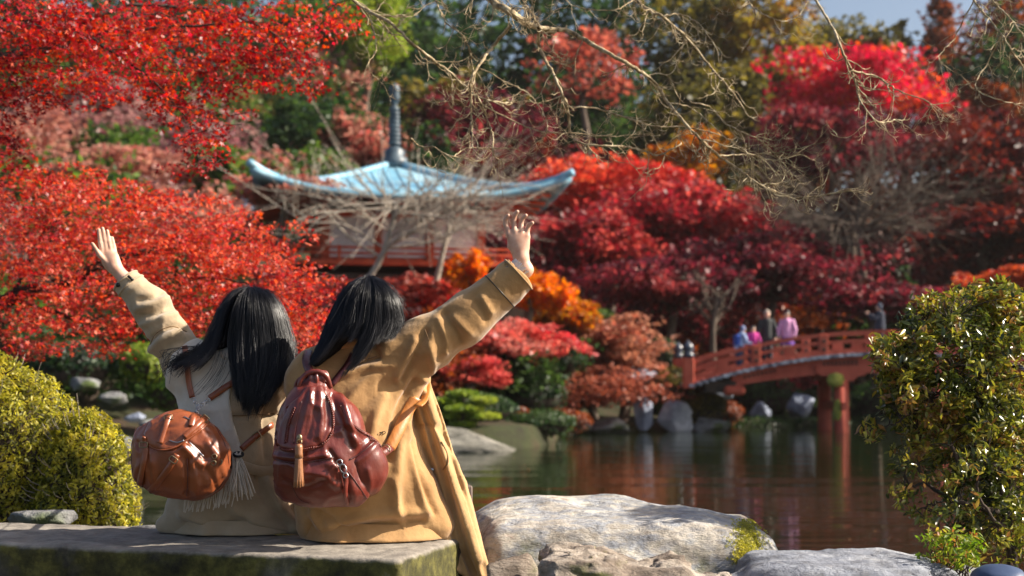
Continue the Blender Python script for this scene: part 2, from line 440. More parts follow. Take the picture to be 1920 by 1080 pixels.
PAL = {
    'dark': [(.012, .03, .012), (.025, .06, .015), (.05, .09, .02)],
    'green': [(.03, .07, .012), (.07, .13, .02), (.12, .19, .03)],
    'lime': [(.10, .17, .02), (.22, .30, .03), (.30, .34, .05)],
    'olive': [(.05, .05, .015), (.13, .11, .02), (.22, .17, .03)],
    'gold': [(.16, .14, .02), (.30, .22, .03), (.22, .10, .02)],
    'bright': [(.50, .02, .03), (.62, .05, .04), (.70, .10, .03), (.40, .01, .02)],
    'crimson': [(.13, .010, .014), (.27, .018, .028), (.40, .04, .045), (.50, .10, .08)],
    'maroon': [(.05, .008, .012), (.11, .012, .022), (.19, .022, .035), (.28, .05, .05)],
    'deepred': [(.035, .005, .006), (.09, .010, .010), (.16, .025, .012)],  # on the right-hand maples it stands in for the shade of the hill
    'salmon': [(.34, .13, .10), (.46, .20, .15), (.44, .27, .19), (.42, .10, .08)],  # muted and lightened, the hazy backlight put into the leaf colour
    'mauve': [(.22, .08, .09), (.32, .15, .15), (.36, .22, .19)],
    'orange': [(.60, .16, .01), (.72, .27, .015), (.66, .10, .01)],
    'amber': [(.34, .15, .015), (.52, .24, .02), (.42, .09, .015)],
    'rust': [(.16, .035, .012), (.28, .07, .02), (.10, .03, .012)],
    'tanleaf': [(.30, .12, .07), (.46, .22, .14), (.36, .10, .06)],
}
def limb(a, b, r0, r1, bend=.12, n=7, sides=6, r=None):
    r = r or random; a = np.array(a, float); b = np.array(b, float); L = np.linalg.norm(b - a)
    P = [a]
    for k in (.33, .66): P.append(a + (b - a) * k + np.array([r.uniform(-1, 1), r.uniform(-1, 1), r.uniform(-.3, .8)]) * L * bend)
    P.append(b); return tube(smoothpath(P, n), np.linspace(r0, r1, n), sides, False)
def tree(name, label, px, py, rx, ry, D, pal, n=5000, leaf=.16, kind='broad', clumps=26, cat='tree', bark='bark_mid', group=None,
         trunk=.16, depth=.8, shape='quad', mat='leaf', base=None, seed=None, up=.55, lean=0.):
    seed = seed if seed is not None else abs(int(px * 7 + py * 13 + D)); r = np.random.default_rng(seed); rr = random.Random(seed)
    C = at(px, py, D); s = D / FPX; R = np.array([rx * s, max(rx, ry) * s * depth, ry * s])
    bx, by = (C[0] + lean * R[0], C[1]) if base is None else base
    g0 = np.array([bx, by, float(gh(bx, by)) - .1])
    t = thing(name, g0, label, cat, group)
    top = C[2] + R[2]
    if kind == 'cone':
        K = clumps; u = r.uniform(0, 1, K) ** .8; a = r.uniform(0, 2 * PI, K)
        cc = np.stack([C[0] + np.cos(a) * R[0] * (1 - u) * .75, C[1] + np.sin(a) * R[1] * (1 - u) * .75, C[2] - R[2] + 2 * R[2] * u - .1 * R[2]], -1)
        cs = np.stack([R[0] * (.16 + .30 * (1 - u))] * 2 + [R[2] * .09 * (1 + (1 - u))], -1)
    else:
        K = clumps; d = r.normal(size=(K, 3)); d /= np.linalg.norm(d, axis=1, keepdims=True); rad = r.uniform(.25, 1, K) ** .5 * .82
        cc = C + d * rad[:, None] * R
        q = r.uniform(.20, .42, K)[:, None]
        cs = q * R * {'broad': np.array([.9, .9, .8]), 'maple': np.array([1.15, 1.15, .52]), 'flat': np.array([1.35, 1.35, .34])}[kind]
    w = cs[:, 0] * cs[:, 1]; k = r.choice(K, n, p=w / w.sum()); v = r.normal(size=(n, 3)); v /= np.linalg.norm(v, axis=1, keepdims=True)
    v *= (r.uniform(0, 1, (n, 1)) ** .42); P = cc[k] + v * cs[k] * 1.25
    if kind in ('maple', 'flat'): P[:, 2] -= ((P[:, 0] - cc[k][:, 0]) ** 2 + (P[:, 1] - cc[k][:, 1]) ** 2) / (cs[k][:, 0] ** 2) * cs[k][:, 2] * .5
    P = P + .18 * R.min() * np.stack([noise3(P, 2.6 / R[0], seed + k_) for k_ in (1, 2, 3)], -1) * 2
    P = P[(P[:, 2] > gh(P[:, 0], P[:, 1]) + .03) & (noise3(P, 5.5 / R[0], seed + 9) > -.42 + r.normal(0, .12, len(P)))]
    cl = mixcol(PAL[pal] if isinstance(pal, str) else pal, len(P), r, P, 2.2 / max(R[0], .3), seed)
    # trunk and limbs
    L = []; zt = C[2] - R[2] * (.2 if kind != 'cone' else -1.0)
    fork = np.array([(bx + C[0]) / 2 + rr.uniform(-.1, .1) * R[0], (by + C[1]) / 2, max(g0[2] + .3, C[2] - R[2] * .75)])
    if kind == 'cone': L.append(limb(g0, (C[0], C[1], top), trunk, trunk * .15, .01, 10, 8))
    else:
        L.append(limb(g0, fork, trunk, trunk * .75, .08, 6, 8, rr))
        order = np.argsort(-cc[:, 2])[:12] if K > 12 else range(K)
        for i in (order if len(cc) < 14 else r.choice(K, 11, replace=False)):
            L.append(limb(fork, cc[i], trunk * .5, trunk * .08, .10, 7, 5, rr))
    part('trunk', join(L), M[bark], t)
    if len(P): part('crown', leaves(P, leaf, cl, shape, up, seed=seed), M[mat], t, smooth=False)
    return t

# the wooded hillside: rows from the back to the front
TREES = [
 ('maple_tree', 'dark red maple filling the slope under the bright crimson one', 1690, 250, 150, 70, 74, 'deepred', 6500, .22, 'maple', 44),
 ('maple_tree', 'rust brown maple on the slope right of the bright crimson one', 1850, 220, 120, 80, 76, 'rust', 6500, .22, 'maple', 44),
 ('broadleaf_tree', 'olive tree on the slope left of the bright crimson maple', 1420, 190, 120, 80, 78, 'olive', 6000, .24, 'broad', 40),
 # name, label, px, py, rx, ry, D, palette, n, leaf, kind, clumps
 ('cedar_tree', 'dark cedar at the far left top behind the red maple bough', 40, 60, 130, 260, 96, 'dark', 5000, .34, 'cone', 40),
 ('evergreen_tree', 'dark evergreen behind the upper red maple, left of the spire', 300, 90, 170, 220, 92, 'dark', 6000, .32, 'broad', 40),
 ('evergreen_tree', 'mid green evergreen filling the gap left of the pagoda spire', 590, 100, 150, 150, 88, 'green', 6500, .30, 'broad', 40),
 ('broadleaf_tree', 'bright yellow green tree at the top, just left of the pagoda spire', 700, 60, 70, 110, 80, 'lime', 4500, .26, 'broad', 34),
 ('evergreen_tree', 'dark evergreen directly behind the pagoda spire', 830, 110, 150, 200, 94, 'dark', 6500, .32, 'broad', 44),
 ('cedar_tree', 'tall dark cedar at the top, right of the pagoda spire', 1010, 60, 120, 260, 98, 'dark', 6000, .32, 'cone', 50),
 ('evergreen_tree', 'dark green tree with straight trunk at the top centre', 1150, 90, 130, 210, 96, 'dark', 6000, .32, 'broad', 40),
 ('broadleaf_tree', 'olive brown tree at the top, right of centre', 1290, 60, 130, 170, 92, 'olive', 6500, .30, 'broad', 40),
 ('broadleaf_tree', 'yellow green tree lit by the sun left of the sky gap', 1440, 70, 130, 130, 88, 'gold', 7000, .26, 'broad', 44),
 ('broadleaf_tree', 'small golden olive tree just below the sky gap', 1600, 100, 120, 70, 92, 'olive', 5000, .26, 'broad', 34),
 ('cedar_tree', 'pointed brown conifer standing in front of the sky', 1764, 90, 62, 120, 104, 'rust', 4500, .28, 'cone', 44),
 ('cedar_tree', 'low pointed conifer on the skyline left of the brown one', 1690, 120, 50, 80, 104, 'olive', 2600, .28, 'cone', 34),
 ('broadleaf_tree', 'dark orange brown tree at the top right corner', 1900, 110, 85, 210, 84, 'rust', 8000, .26, 'broad', 44),
 ('broadleaf_tree', 'rust brown tree on the skyline right of the sky gap', 1820, 180, 110, 90, 88, 'rust', 6000, .26, 'broad', 40),
 ('evergreen_tree', 'dark olive thicket under the overhanging bare branches', 1330, 230, 170, 150, 76, 'olive', 7000, .26, 'broad', 46),
 ('evergreen_tree', 'dark thicket behind the bare twigs right of the spire', 1090, 220, 150, 120, 82, 'dark', 6000, .28, 'broad', 40),
 ('maple_tree', 'sparse salmon maple glowing among dark trees at the top centre', 1100, 130, 140, 80, 78, [(.40, .09, .06), (.5, .15, .1), (.3, .05, .04)], 1500, .26, 'flat', 22),
 ('maple_tree', 'dark wine red maple right behind the pagoda spire', 900, 235, 150, 90, 74, 'maroon', 6000, .24, 'maple', 40),
 ('maple_tree', 'dull mauve pink maple under the upper red bough', 180, 220, 150, 80, 70, 'mauve', 6500, .22, 'maple', 36),
 ('evergreen_tree', 'dark green shrub mass at the left edge below the bough', 40, 230, 110, 120, 76, 'dark', 4000, .26, 'broad', 30),
 ('broadleaf_tree', 'olive green tree above the left wing of the pagoda roof', 470, 220, 120, 75, 72, [(.05, .07, .015), (.12, .14, .03), (.24, .15, .07)], 5500, .22, 'maple', 40),
 ('broadleaf_tree', 'fresh green bush just above the pagoda roof on the left', 560, 265, 105, 58, 66, 'green', 5500, .18, 'broad', 36),
 ('broadleaf_tree', 'small bright green bush left of the pagoda roof', 270, 290, 85, 45, 64, 'green', 3500, .18, 'broad', 26),
 ('maple_tree', 'pale salmon maple behind the left roof wing of the pagoda', 480, 330, 170, 50, 58, 'salmon', 7500, .16, 'maple', 44),
 ('maple_tree', 'pale salmon maple at the foot of the pagoda spire', 680, 270, 100, 62, 62, 'salmon', 6000, .17, 'maple', 40),
 ('maple_tree', 'faded pink maple between the two red maple boughs at the left', 190, 320, 190, 55, 56, 'salmon', 6500, .16, 'maple', 40),
 ('maple_tree', 'bright crimson maple high on the hill at the right', 1610, 160, 185, 85, 70, [(.34, .012, .03), (.50, .02, .05), (.60, .04, .08), (.62, .10, .02)], 9500, .20, 'maple', 60),
 ('maple_tree', 'deep red maple below the bright crimson one at the right', 1560, 265, 170, 80, 66, 'maroon', 8000, .20, 'maple', 44),
 ('maple_tree', 'dark red maple at the right edge of the hill', 1830, 320, 180, 110, 62, 'deepred', 9000, .19, 'maple', 46),  # dark palette holds the shade, here and on the next maple
 ('maple_tree', 'dark brown red maple at the lower right edge behind the bush', 1860, 450, 170, 90, 56, 'deepred', 8000, .18, 'maple', 40),
 ('broadleaf_tree', 'ochre yellow tree among the dark ones right of the pagoda', 1290, 295, 85, 55, 64, 'amber', 3500, .18, 'broad', 30),
 ('maple_tree', 'glowing orange red maple right of the pagoda roof', 1150, 345, 175, 55, 58, [(.42, .03, .03), (.60, .08, .05), (.64, .16, .08)], 8000, .17, 'maple', 46),
 ('maple_tree', 'crimson maple between the pagoda and the grey bare tree', 1270, 400, 180, 65, 54, 'crimson', 9000, .16, 'maple', 50),
 ('maple_tree', 'wine red maple behind the raised hand of the woman in camel', 1100, 450, 130, 75, 52, 'crimson', 7500, .15, 'maple', 46),
 ('maple_tree', 'broad wine red maple above the bridge rail', 1450, 500, 210, 85, 50, 'maroon', 12000, .14, 'flat', 60),
 ('maple_tree', 'deep crimson maple left of the red bridge', 1250, 530, 150, 70, 47, 'maroon', 9000, .14, 'flat', 46),
 ('maple_tree', 'dark purple red maple hanging over the right of the bridge', 1640, 560, 130, 45, 47, 'maroon', 6000, .14, 'flat', 30),
 ('maple_tree', 'orange red maple twigs showing above the azalea bush', 1880, 520, 90, 30, 44, [(.42, .07, .03), (.5, .12, .04), (.3, .03, .02)], 2600, .12, 'flat', 18),
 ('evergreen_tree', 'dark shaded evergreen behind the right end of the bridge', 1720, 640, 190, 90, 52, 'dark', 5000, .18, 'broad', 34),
 ('maple_tree', 'pale red maple in front of the pagoda podium, left of the golden one', 700, 548, 120, 40, 39.8, [(.40, .06, .05), (.50, .14, .11), (.46, .20, .15)], 6500, .11, 'maple', 40),
 ('maple_tree', 'red maple crown under the pagoda railing', 800, 560, 130, 60, 40.5, [(.40, .03, .03), (.55, .08, .06), (.50, .16, .12)], 8000, .11, 'maple', 46),
 ('maple_tree', 'pale salmon maple veiling the left corner of the pagoda roof', 530, 352, 95, 34, 40.0, 'salmon', 3600, .12, 'flat', 22),
 ('maple_tree', 'small golden orange maple beside the pagoda railing', 880, 512, 44, 40, 38.5, 'orange', 3800, .09, 'broad', 22),
 ('maple_tree', 'orange maple just right of the raised camel sleeve', 1000, 545, 75, 45, 40, 'orange', 5000, .10, 'maple', 34),
 ('maple_tree', 'amber maple below the orange one by the pond', 1055, 592, 65, 42, 41, 'amber', 5000, .10, 'maple', 30),
 ('maple_tree', 'coral pink maple below the raised camel sleeve', 955, 640, 130, 46, 36.5, [(.50, .05, .06), (.60, .13, .10), (.50, .20, .16)], 8500, .10, 'maple', 46),
 ('maple_tree', 'small red pink maple over the pond bank beside the coat', 880, 700, 75, 32, 34.5, [(.50, .05, .06), (.58, .14, .11)], 4200, .08, 'maple', 26),
 ('maple_tree', 'faded tan pink maple with layered branches by the pond', 1165, 645, 100, 50, 41.5, 'tanleaf', 6500, .10, 'flat', 40),
 ('maple_tree', 'brown red spreading maple low over the pond edge', 1110, 725, 150, 42, 40.5, [(.20, .05, .03), (.34, .10, .06), (.42, .16, .10)], 7500, .09, 'flat', 50),
]
for T in TREES:
    name, label, px, py, rx, ry, D, pal, n, leaf, kind, K = T
    tree(name, label, px, py, rx, ry, D, pal, n, leaf, kind, K, trunk=.10 + .0018 * D)
# evergreens on the hill's flanks; unseen ones at the right added to cast shade
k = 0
for (x, y, h, r_, nm) in [(33, 62, 15, 5.5, 'tall unseen evergreen added right of the hill to shade it, nearest the bridge'), (27, 80, 17, 6, 'tall dark evergreen behind the red maples at the right edge'),
                      (-32, 60, 13, 5.5, 'dark evergreen beyond the left edge of the red maples'), (38, 48, 14, 5, 'unseen evergreen added past the end of the bridge to cast shade'),
                      (24, 46, 9, 3.6, 'unseen evergreen added right beside the end of the bridge to cast shade')]:
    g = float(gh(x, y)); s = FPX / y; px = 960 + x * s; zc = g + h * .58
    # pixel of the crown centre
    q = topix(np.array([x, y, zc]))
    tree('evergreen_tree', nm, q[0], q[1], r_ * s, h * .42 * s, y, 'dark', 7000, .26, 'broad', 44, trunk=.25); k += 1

# understorey: shrubs that hide the foot of the hill
def mound(label, px, py, rx, ry, D, pal, n=2500, leaf=.06, name='rounded_shrub', flatb=True, mat='leaf', shape='quad'):
    C = at(px, py, D); s = D / FPX; R = np.array([rx * s, rx * s * .85, ry * s]); r = np.random.default_rng(abs(int(px * 3 + py + D)))
    d = r.normal(size=(n, 3)); d[:, 2] = np.where(r.uniform(size=n) < .75, np.abs(d[:, 2]), d[:, 2]); d /= np.linalg.norm(d, axis=1, keepdims=True)
    bmp = 1 + .13 * noise3(d, 2.3, int(px)); P = C + d * R * (bmp * r.uniform(.80, 1.04, n))[:, None]
    cl = mixcol(PAL[pal] if isinstance(pal, str) else pal, n, r, P, 1.6 / R[0], 3)
    g = C.copy(); g[2] = float(gh(C[0], C[1])); t = thing(name, g, label, 'shrub')
    V, F = ICO[3]; V = V * .84; V = C + V * R * (1 + .12 * noise3(V, 2.3, int(px)))[:, None]
    part('twigs', (V, F), M['bark'], t)
    part('foliage', leaves(P, leaf, cl, shape, .15, d * .9, seed=5), M[mat], t, smooth=False)
    return t
for a in [('round clipped green brown shrub left of the bridge end', 1262, 722, 46, 34, 42, 'olive', 2600),
          ('dark brown green mound between the pale rock and the bridge', 1322, 768, 40, 34, 41.5, 'olive', 2400),
          ('low green mound under the bridge abutment', 1235, 765, 40, 16, 42.5, 'green', 1600),
          ('dark green shrub behind the tan pink maple', 1120, 610, 42, 30, 45, 'green', 2400),
          ('dark green shrub right of the tan pink maple', 1230, 665, 50, 32, 45, 'dark', 2400),
          ('moss green mound above the small pine', 905, 655, 90, 30, 39.5, 'green', 2600),
          ('green mound behind the coral maple', 1010, 680, 90, 34, 39.5, 'dark', 2600),
          ('brown green shrub above the pond wall', 1030, 765, 70, 26, 40, 'rust', 2400),
          ('dark shrub at the water beside the small pine', 965, 745, 70, 40, 39, 'dark', 2600),
          ('yellow green mound on the left bank behind the hedge', 275, 680, 50, 34, 27, 'lime', 2600),
          ('green mound on the left bank beside the sleeve', 330, 730, 60, 50, 27.5, 'green', 2600),
          ('dark shrub on the left bank behind the red maple', 130, 690, 90, 50, 27, 'dark', 2600),
          ('dark green shrub behind the hair of the left woman', 420, 690, 90, 70, 31, 'green', 2600),
          ('dark shrub behind the left end of the hedge', 20, 640, 80, 60, 27, 'dark', 2600),
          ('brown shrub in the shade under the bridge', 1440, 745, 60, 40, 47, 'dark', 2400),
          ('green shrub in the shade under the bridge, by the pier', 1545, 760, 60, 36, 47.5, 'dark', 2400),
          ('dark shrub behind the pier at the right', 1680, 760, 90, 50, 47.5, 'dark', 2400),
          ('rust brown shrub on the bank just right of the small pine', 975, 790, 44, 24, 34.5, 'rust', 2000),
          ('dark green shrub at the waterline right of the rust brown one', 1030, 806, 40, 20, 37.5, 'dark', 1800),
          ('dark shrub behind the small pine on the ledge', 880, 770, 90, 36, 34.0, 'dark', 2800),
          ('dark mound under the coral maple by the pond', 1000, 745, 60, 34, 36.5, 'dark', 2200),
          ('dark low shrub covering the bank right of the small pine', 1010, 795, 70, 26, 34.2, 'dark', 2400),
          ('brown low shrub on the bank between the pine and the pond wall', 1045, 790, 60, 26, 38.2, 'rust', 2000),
          ('dark overgrown bank below the bridge deck, left', 1420, 806, 80, 24, 45.0, 'dark', 2600),  # this and the next six shrubs added to darken the bank under the bridge
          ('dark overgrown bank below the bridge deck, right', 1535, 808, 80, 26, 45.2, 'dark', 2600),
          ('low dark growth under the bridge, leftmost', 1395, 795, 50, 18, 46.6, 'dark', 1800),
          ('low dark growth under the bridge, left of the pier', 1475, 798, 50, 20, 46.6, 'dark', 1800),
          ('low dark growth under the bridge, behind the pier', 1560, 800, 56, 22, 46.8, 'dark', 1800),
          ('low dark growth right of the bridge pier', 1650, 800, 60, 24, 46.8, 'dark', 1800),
          ('low brown growth under the left end of the bridge', 1360, 775, 34, 22, 44.5, 'rust', 1500),
          ('dark shrub between the two women behind their shoulders', 570, 640, 60, 60, 33, 'rust', 2000)]:
    mound(*a)

M['ledge'] = surfmat('grey_ledge', [(.3, (.04, .038, .03)), (.5, (.20, .19, .16)), (.7, (.36, .33, .29))], 1.2, .85, .9, 5, .08, (1, 1, 2.5))
# rocks
def rock(name, label, px, py, rx, ry, D, mat, sub=4, cuts=16, seed=0, depth=.8, noise=.06, cat='rock', rz=0., tilt=0.):
    V, F = ICO[sub]; r = np.random.default_rng(seed + int(px)); n = r.normal(size=(cuts, 3)); n /= np.linalg.norm(n, axis=1, keepdims=True)
    d = r.uniform(.62, .95, cuts); q = V @ n.T; rad = np.min(np.where(q > .05, d / np.maximum(q, .05), 9), axis=1); rad = np.minimum(rad, 1.15)
    V = V * rad[:, None]; V = V * (1 + noise * fbm(V, 2.2, seed, 4))[:, None]
    C = at(px, py, D); s = D / FPX; V = V * np.array([rx * s, rx * s * depth, ry * s]); V[:, 2] -= V[:, 0] * tilt; V = V + C
    o = part(name, (V, F), M[mat]); return tag(o, label, cat)
for a in [('boulder', 'round pale blue white boulder at the waterline left of the bridge', 1264, 785, 36, 30, 40.6, 'white_rock'),
          ('boulder', 'tall narrow grey blue stone standing by the pond wall', 1206, 772, 20, 32, 40.4, 'blue_rock'),
          ('boulder', 'broad bluish boulder above the tall narrow stone', 1178, 708, 52, 22, 41.6, 'blue_rock'),
          ('boulder', 'low grey block in the pond wall, left of the tall stone', 1140, 800, 40, 20, 40.0, 'moss_rock'),
          ('boulder', 'low grey block in the pond wall, second from the tall stone', 1085, 802, 30, 18, 39.9, 'moss_rock'),
          ('boulder', 'dark block in the pond wall beyond the small pine', 1035, 800, 30, 18, 39.6, 'moss_rock'),
          ('boulder', 'dark rounded boulder between the pale boulder and the bridge', 1330, 800, 40, 18, 40.8, 'moss_rock'),
          ('boulder', 'grey boulder on the bank just under the bridge abutment', 1332, 740, 40, 16, 42.8, 'blue_rock'),
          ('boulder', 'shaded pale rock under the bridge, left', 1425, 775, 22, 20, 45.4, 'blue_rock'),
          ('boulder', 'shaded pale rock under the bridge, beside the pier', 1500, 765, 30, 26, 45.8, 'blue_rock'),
          ('boulder', 'white grey rock in the stream on the left bank', 215, 748, 26, 12, 24, 'moss_rock'),
          ('boulder', 'low flat wet rock in the stream on the left bank', 255, 782, 22, 10, 23, 'blue_rock'),
          ('boulder', 'mossy rock behind the hedge on the left bank', 160, 722, 34, 14, 25, 'moss_rock'),
          ('boulder', 'mossy rock beside the left woman on the left bank', 290, 805, 30, 18, 23.4, 'moss_rock'),
          ('boulder', 'dark mossy rock at the waterline behind the hedge', 215, 850, 60, 30, 22.6, 'moss_rock'),
          ('boulder', 'dark mossy rock behind the right hedge mound', 130, 800, 60, 40, 23, 'moss_rock')]:
    rock(*a)
pen = rock('rock_ledge', 'sloping grey ledge running into the pond behind the coat', 856, 838, 150, 36, 31.4, 'ledge', 5, 22, 3, .6, .10, tilt=.14)

# small cloud-pruned pine on the ledge
t = thing('small_pine', at(870, 800, 32.3), 'small bright green pine with layered pads on the ledge', 'tree')
pads = [(868, 738, 30), (840, 752, 30), (905, 750, 26), (870, 765, 38), (832, 780, 30), (905, 780, 34), (930, 815, 26), (866, 796, 26)]
L = [limb(at(868, 822, 32.3), at(868, 745, 32.3), .05, .02, .1, 8, 6)]
P = []; r = np.random.default_rng(4)
for x, y, w in pads:
    c = at(x, y, 32.3 + r.uniform(-.3, .3)); L.append(limb(at(868, y + 14, 32.3), c, .02, .008, .1, 5, 4))
    v = r.normal(size=(520, 3)); v /= np.linalg.norm(v, axis=1, keepdims=True); v *= r.uniform(0, 1, (520, 1)) ** .4
    P.append(c + v * np.array([w / 2667 * 32 * 1.05, w / 2667 * 32, .07]))
part('trunk', join(L), M['bark'], t); P = np.concatenate(P)
part('foliage', leaves(P, .05, mixcol(PAL['lime'], len(P), r, P, 2, 1), 'tuft', .4), M['leaf'], t, smooth=False)
# filler growth over the hillside so that no bare slope shows
r = np.random.default_rng(99); cnt = 0; FILL = []
def nofill(x, y): return abs(x - (738 - 960) / FPX * 44) < 6.0 and 37 < y < 51
ROWS = [(112, 8.0, 9, 13, 'skyline row'), (103, 7.2, 8, 12, 'row just below the skyline'), (94, 6.6, 6, 9.5, 'high row'), (85, 6.0, 5, 8, 'upper middle row'), (76, 5.4, 4.5, 7, 'middle row'), (67, 4.8, 4, 6, 'lower middle row'),
        (60, 4.4, 3.2, 5.2, 'low row'), (53.5, 4.0, 2.6, 4.4, 'row behind the pond maples'), (48, 3.6, 2.0, 3.2, 'row nearest the far bank')]
for ri, (D, step, h0, h1, row) in enumerate(ROWS):
    half = D * .42; x = -half
    while x < half:
        y = D + r.uniform(-2.5, 2.5); xx = x + r.uniform(-1, 1); x += step * r.uniform(.75, 1.2)
        if nofill(xx, y) or (D < 50 and shore(xx) > y - 1.5): continue
        H = r.uniform(h0, h1); px_ = 960 + xx / y * FPX
        if 1600 < px_ < 1850 and D > 95: H *= .55
        elif 1600 < px_ < 1850 and D > 70: H *= .9
        right = px_ > 1350; left = px_ < 760
        pal = r.choice(['deepred', 'deepred', 'maroon', 'rust', 'dark'] if right else (['dark', 'green', 'green', 'mauve', 'salmon'] if left else (['dark', 'maroon', 'deepred', 'maroon', 'olive'] if D > 62 else ['crimson', 'maroon', 'deepred', 'maroon', 'rust'])))
        if D > 80: pal = r.choice(['dark', 'dark', 'green', 'olive'] if px_ < 1400 else ['rust', 'olive', 'deepred', 'rust'])
        FILL.append((ri, pal, px_, xx, y, H, step))
# the near left bank between the hedge and the pagoda
for xx, y, H, pal in [(-8.5, 29, 2.2, 'dark'), (-6.6, 31, 2.0, 'green'), (-5.0, 33.5, 2.4, 'rust'), (-7.6, 34, 3.0, 'dark'), (-9.8, 33, 3.2, 'dark'), (-11.5, 30, 2.8, 'green'), (-3.4, 34.5, 2.0, 'dark'), (-1.9, 35.0, 1.8, 'rust'),
                      (-5.6, 37, 2.8, 'maroon'), (-3.8, 37.8, 2.2, 'deepred'), (-8.2, 38.5, 3.2, 'green'), (-11, 38, 3.6, 'salmon'), (-13.5, 36, 3.6, 'dark'), (-.6, 36.5, 1.8, 'dark'), (-9.5, 44, 3.8, 'salmon'), (-13, 44, 4.2, 'green'), (-16, 42, 4, 'mauve'),
                      (-1.5, 38.3, 2.2, 'rust'), (.4, 39.4, 1.8, 'dark')]:
    FILL.append((9, pal, 960 + xx / y * FPX, xx, y, H, 3.0))
NM = {'dark': ('evergreen_tree', 'dark evergreen'), 'green': ('evergreen_tree', 'mid green tree'), 'olive': ('broadleaf_tree', 'olive brown tree'), 'mauve': ('maple_tree', 'dull mauve maple'), 'salmon': ('maple_tree', 'pale salmon maple'),
      'crimson': ('maple_tree', 'crimson maple'), 'maroon': ('maple_tree', 'wine red maple'), 'deepred': ('maple_tree', 'dark red maple'), 'rust': ('maple_tree', 'rust brown maple')}
ORD = ['leftmost', 'second', 'third', 'fourth', 'fifth', 'sixth', 'seventh', 'eighth', 'ninth', 'tenth', 'eleventh', 'twelfth', 'thirteenth', 'fourteenth']
seen = {}
for ri, pal, px_, xx, y, H, step in sorted(FILL, key=lambda a: (a[0], a[2])):
    k = seen.get((ri, pal), 0); seen[(ri, pal)] = k + 1; row = ROWS[ri][4] if ri < 9 else 'thicket on the left bank'
    lab = f"{NM[pal][1]} in the hillside's {row}, {ORD[k]}{' from the left' if k else ' of its kind'}" if ri < 9 else f"{NM[pal][1]} in the {row}, {ORD[k]}{' from the left' if k else ' of its kind'}"
    g = float(gh(xx, y)); q = topix(np.array([xx, y, g + H * .52])); s = FPX / y
    tree(NM[pal][0], lab, q[0], q[1], step * .66 * s, H * .55 * s, y, pal, 3400 if y < 80 else 2600, .0030 * y + .02, 'maple' if pal in ('mauve', 'salmon', 'maroon', 'deepred', 'rust', 'crimson') else 'broad', 34, group='filling trees of the wooded hillside', trunk=.14, seed=1000 + cnt); cnt += 1
print('fillers', cnt)
# ------------------------------------------------------------ pagoda
M['copper'] = surfmat('patina_copper', [(.28, (.07, .20, .33)), (.5, (.18, .40, .54)), (.72, (.42, .58, .64))], 1.0, .38, .3, 9, .02, (1, 1, 1), .5)
M['verm'] = surfmat('vermilion_paint', c2((.42, .055, .02), (.56, .10, .04)), 3, .55, .2, 20, .004)
M['verm2'] = surfmat('bridge_vermilion', c2((.36, .06, .035), (.52, .11, .065)), 2, .6, .3, 20, .004)
M['plaster'] = surfmat('white_plaster', c2((.74, .74, .78), (.84, .84, .86)), 2, .9, .2, 12, .003)
M['darkwood'] = surfmat('dark_wood', c2((.02, .016, .014), (.06, .04, .03)), 4, .8, .4, 20, .005)
M['bronze'] = surfmat('dark_bronze', c2((.03, .05, .07), (.09, .13, .16)), 4, .45, .3, 20, .005, spec=.6)
M['metalcap'] = surfmat('blue_black_metal', c2((.02, .03, .05), (.05, .06, .09)), 4, .35, .2, 20, .003, spec=.7)
PG = at(738, 560, 44.0); RZ = math.radians(12); cR, sR = math.cos(RZ), math.sin(RZ)
def pg(x, y, z): return np.array([PG[0] + x * cR - y * sR, PG[1] + x * sR + y * cR, z])
def pgV(V): V = np.asarray(V, float); return np.stack([PG[0] + V[:, 0] * cR - V[:, 1] * sR, PG[1] + V[:, 0] * sR + V[:, 1] * cR, V[:, 2]], -1)
zpx = lambda y, D=44.: float(at(960, y, D)[2])
ZA, ZE = zpx(308), zpx(392); HS = 4.3
pag = thing('pagoda_temple', (PG[0], PG[1], float(gh(PG[0], PG[1]))), 'vermilion and white temple hall with blue copper roof and ringed spire', 'temple')
def roof(off, hs, mat, nm):
    n = 33; u = np.linspace(-1, 1, n); U, Vv = np.meshgrid(u, u, indexing='ij'); r = np.maximum(abs(U), abs(Vv))
    mn = np.minimum(abs(U), abs(Vv)); z = ZE + (ZA - ZE) * (1 - r) ** 1.35 + 0.62 * (mn * r) ** 3.2
    k = 1 + .06 * (mn * r) ** 4
    return pgV(np.stack([(U * hs * k).ravel(), (Vv * hs * k).ravel(), (z - off).ravel()], -1)), n
V1, n = roof(0, HS, None, ''); V2, _ = roof(.20, HS - .02, None, '')
I = (np.arange(n - 1)[:, None] * n + np.arange(n - 1)[None]).ravel(); F1 = np.stack([I, I + n, I + n + 1, I + 1], -1).tolist()
F2 = [[a + n * n for a in f[::-1]] for f in F1]; rim = [i * n for i in range(n)] + [(n - 1) * n + j for j in range(1, n)] + [i * n + n - 1 for i in range(n - 2, -1, -1)] + [j for j in range(n - 2, 0, -1)]
F3 = [[rim[i], rim[i - 1], rim[i - 1] + n * n, rim[i] + n * n] for i in range(len(rim))]
rf = part('roof', (np.concatenate([V1, V2]), F1 + F2 + F3), M['copper'], pag)
for sx, sy in ((1, 1), (1, -1), (-1, 1), (-1, -1)):
    ts = np.linspace(.04, 1, 18); P = np.array([pg(sx * HS * s * (1 + .06 * s ** 8), sy * HS * s * (1 + .06 * s ** 8), ZE + (ZA - ZE) * (1 - s) ** 1.35 + .62 * (s * s) ** 3.2 + .05) for s in ts])
    part('hip_ridge', tube(P, .12, 8), M['copper'], rf)
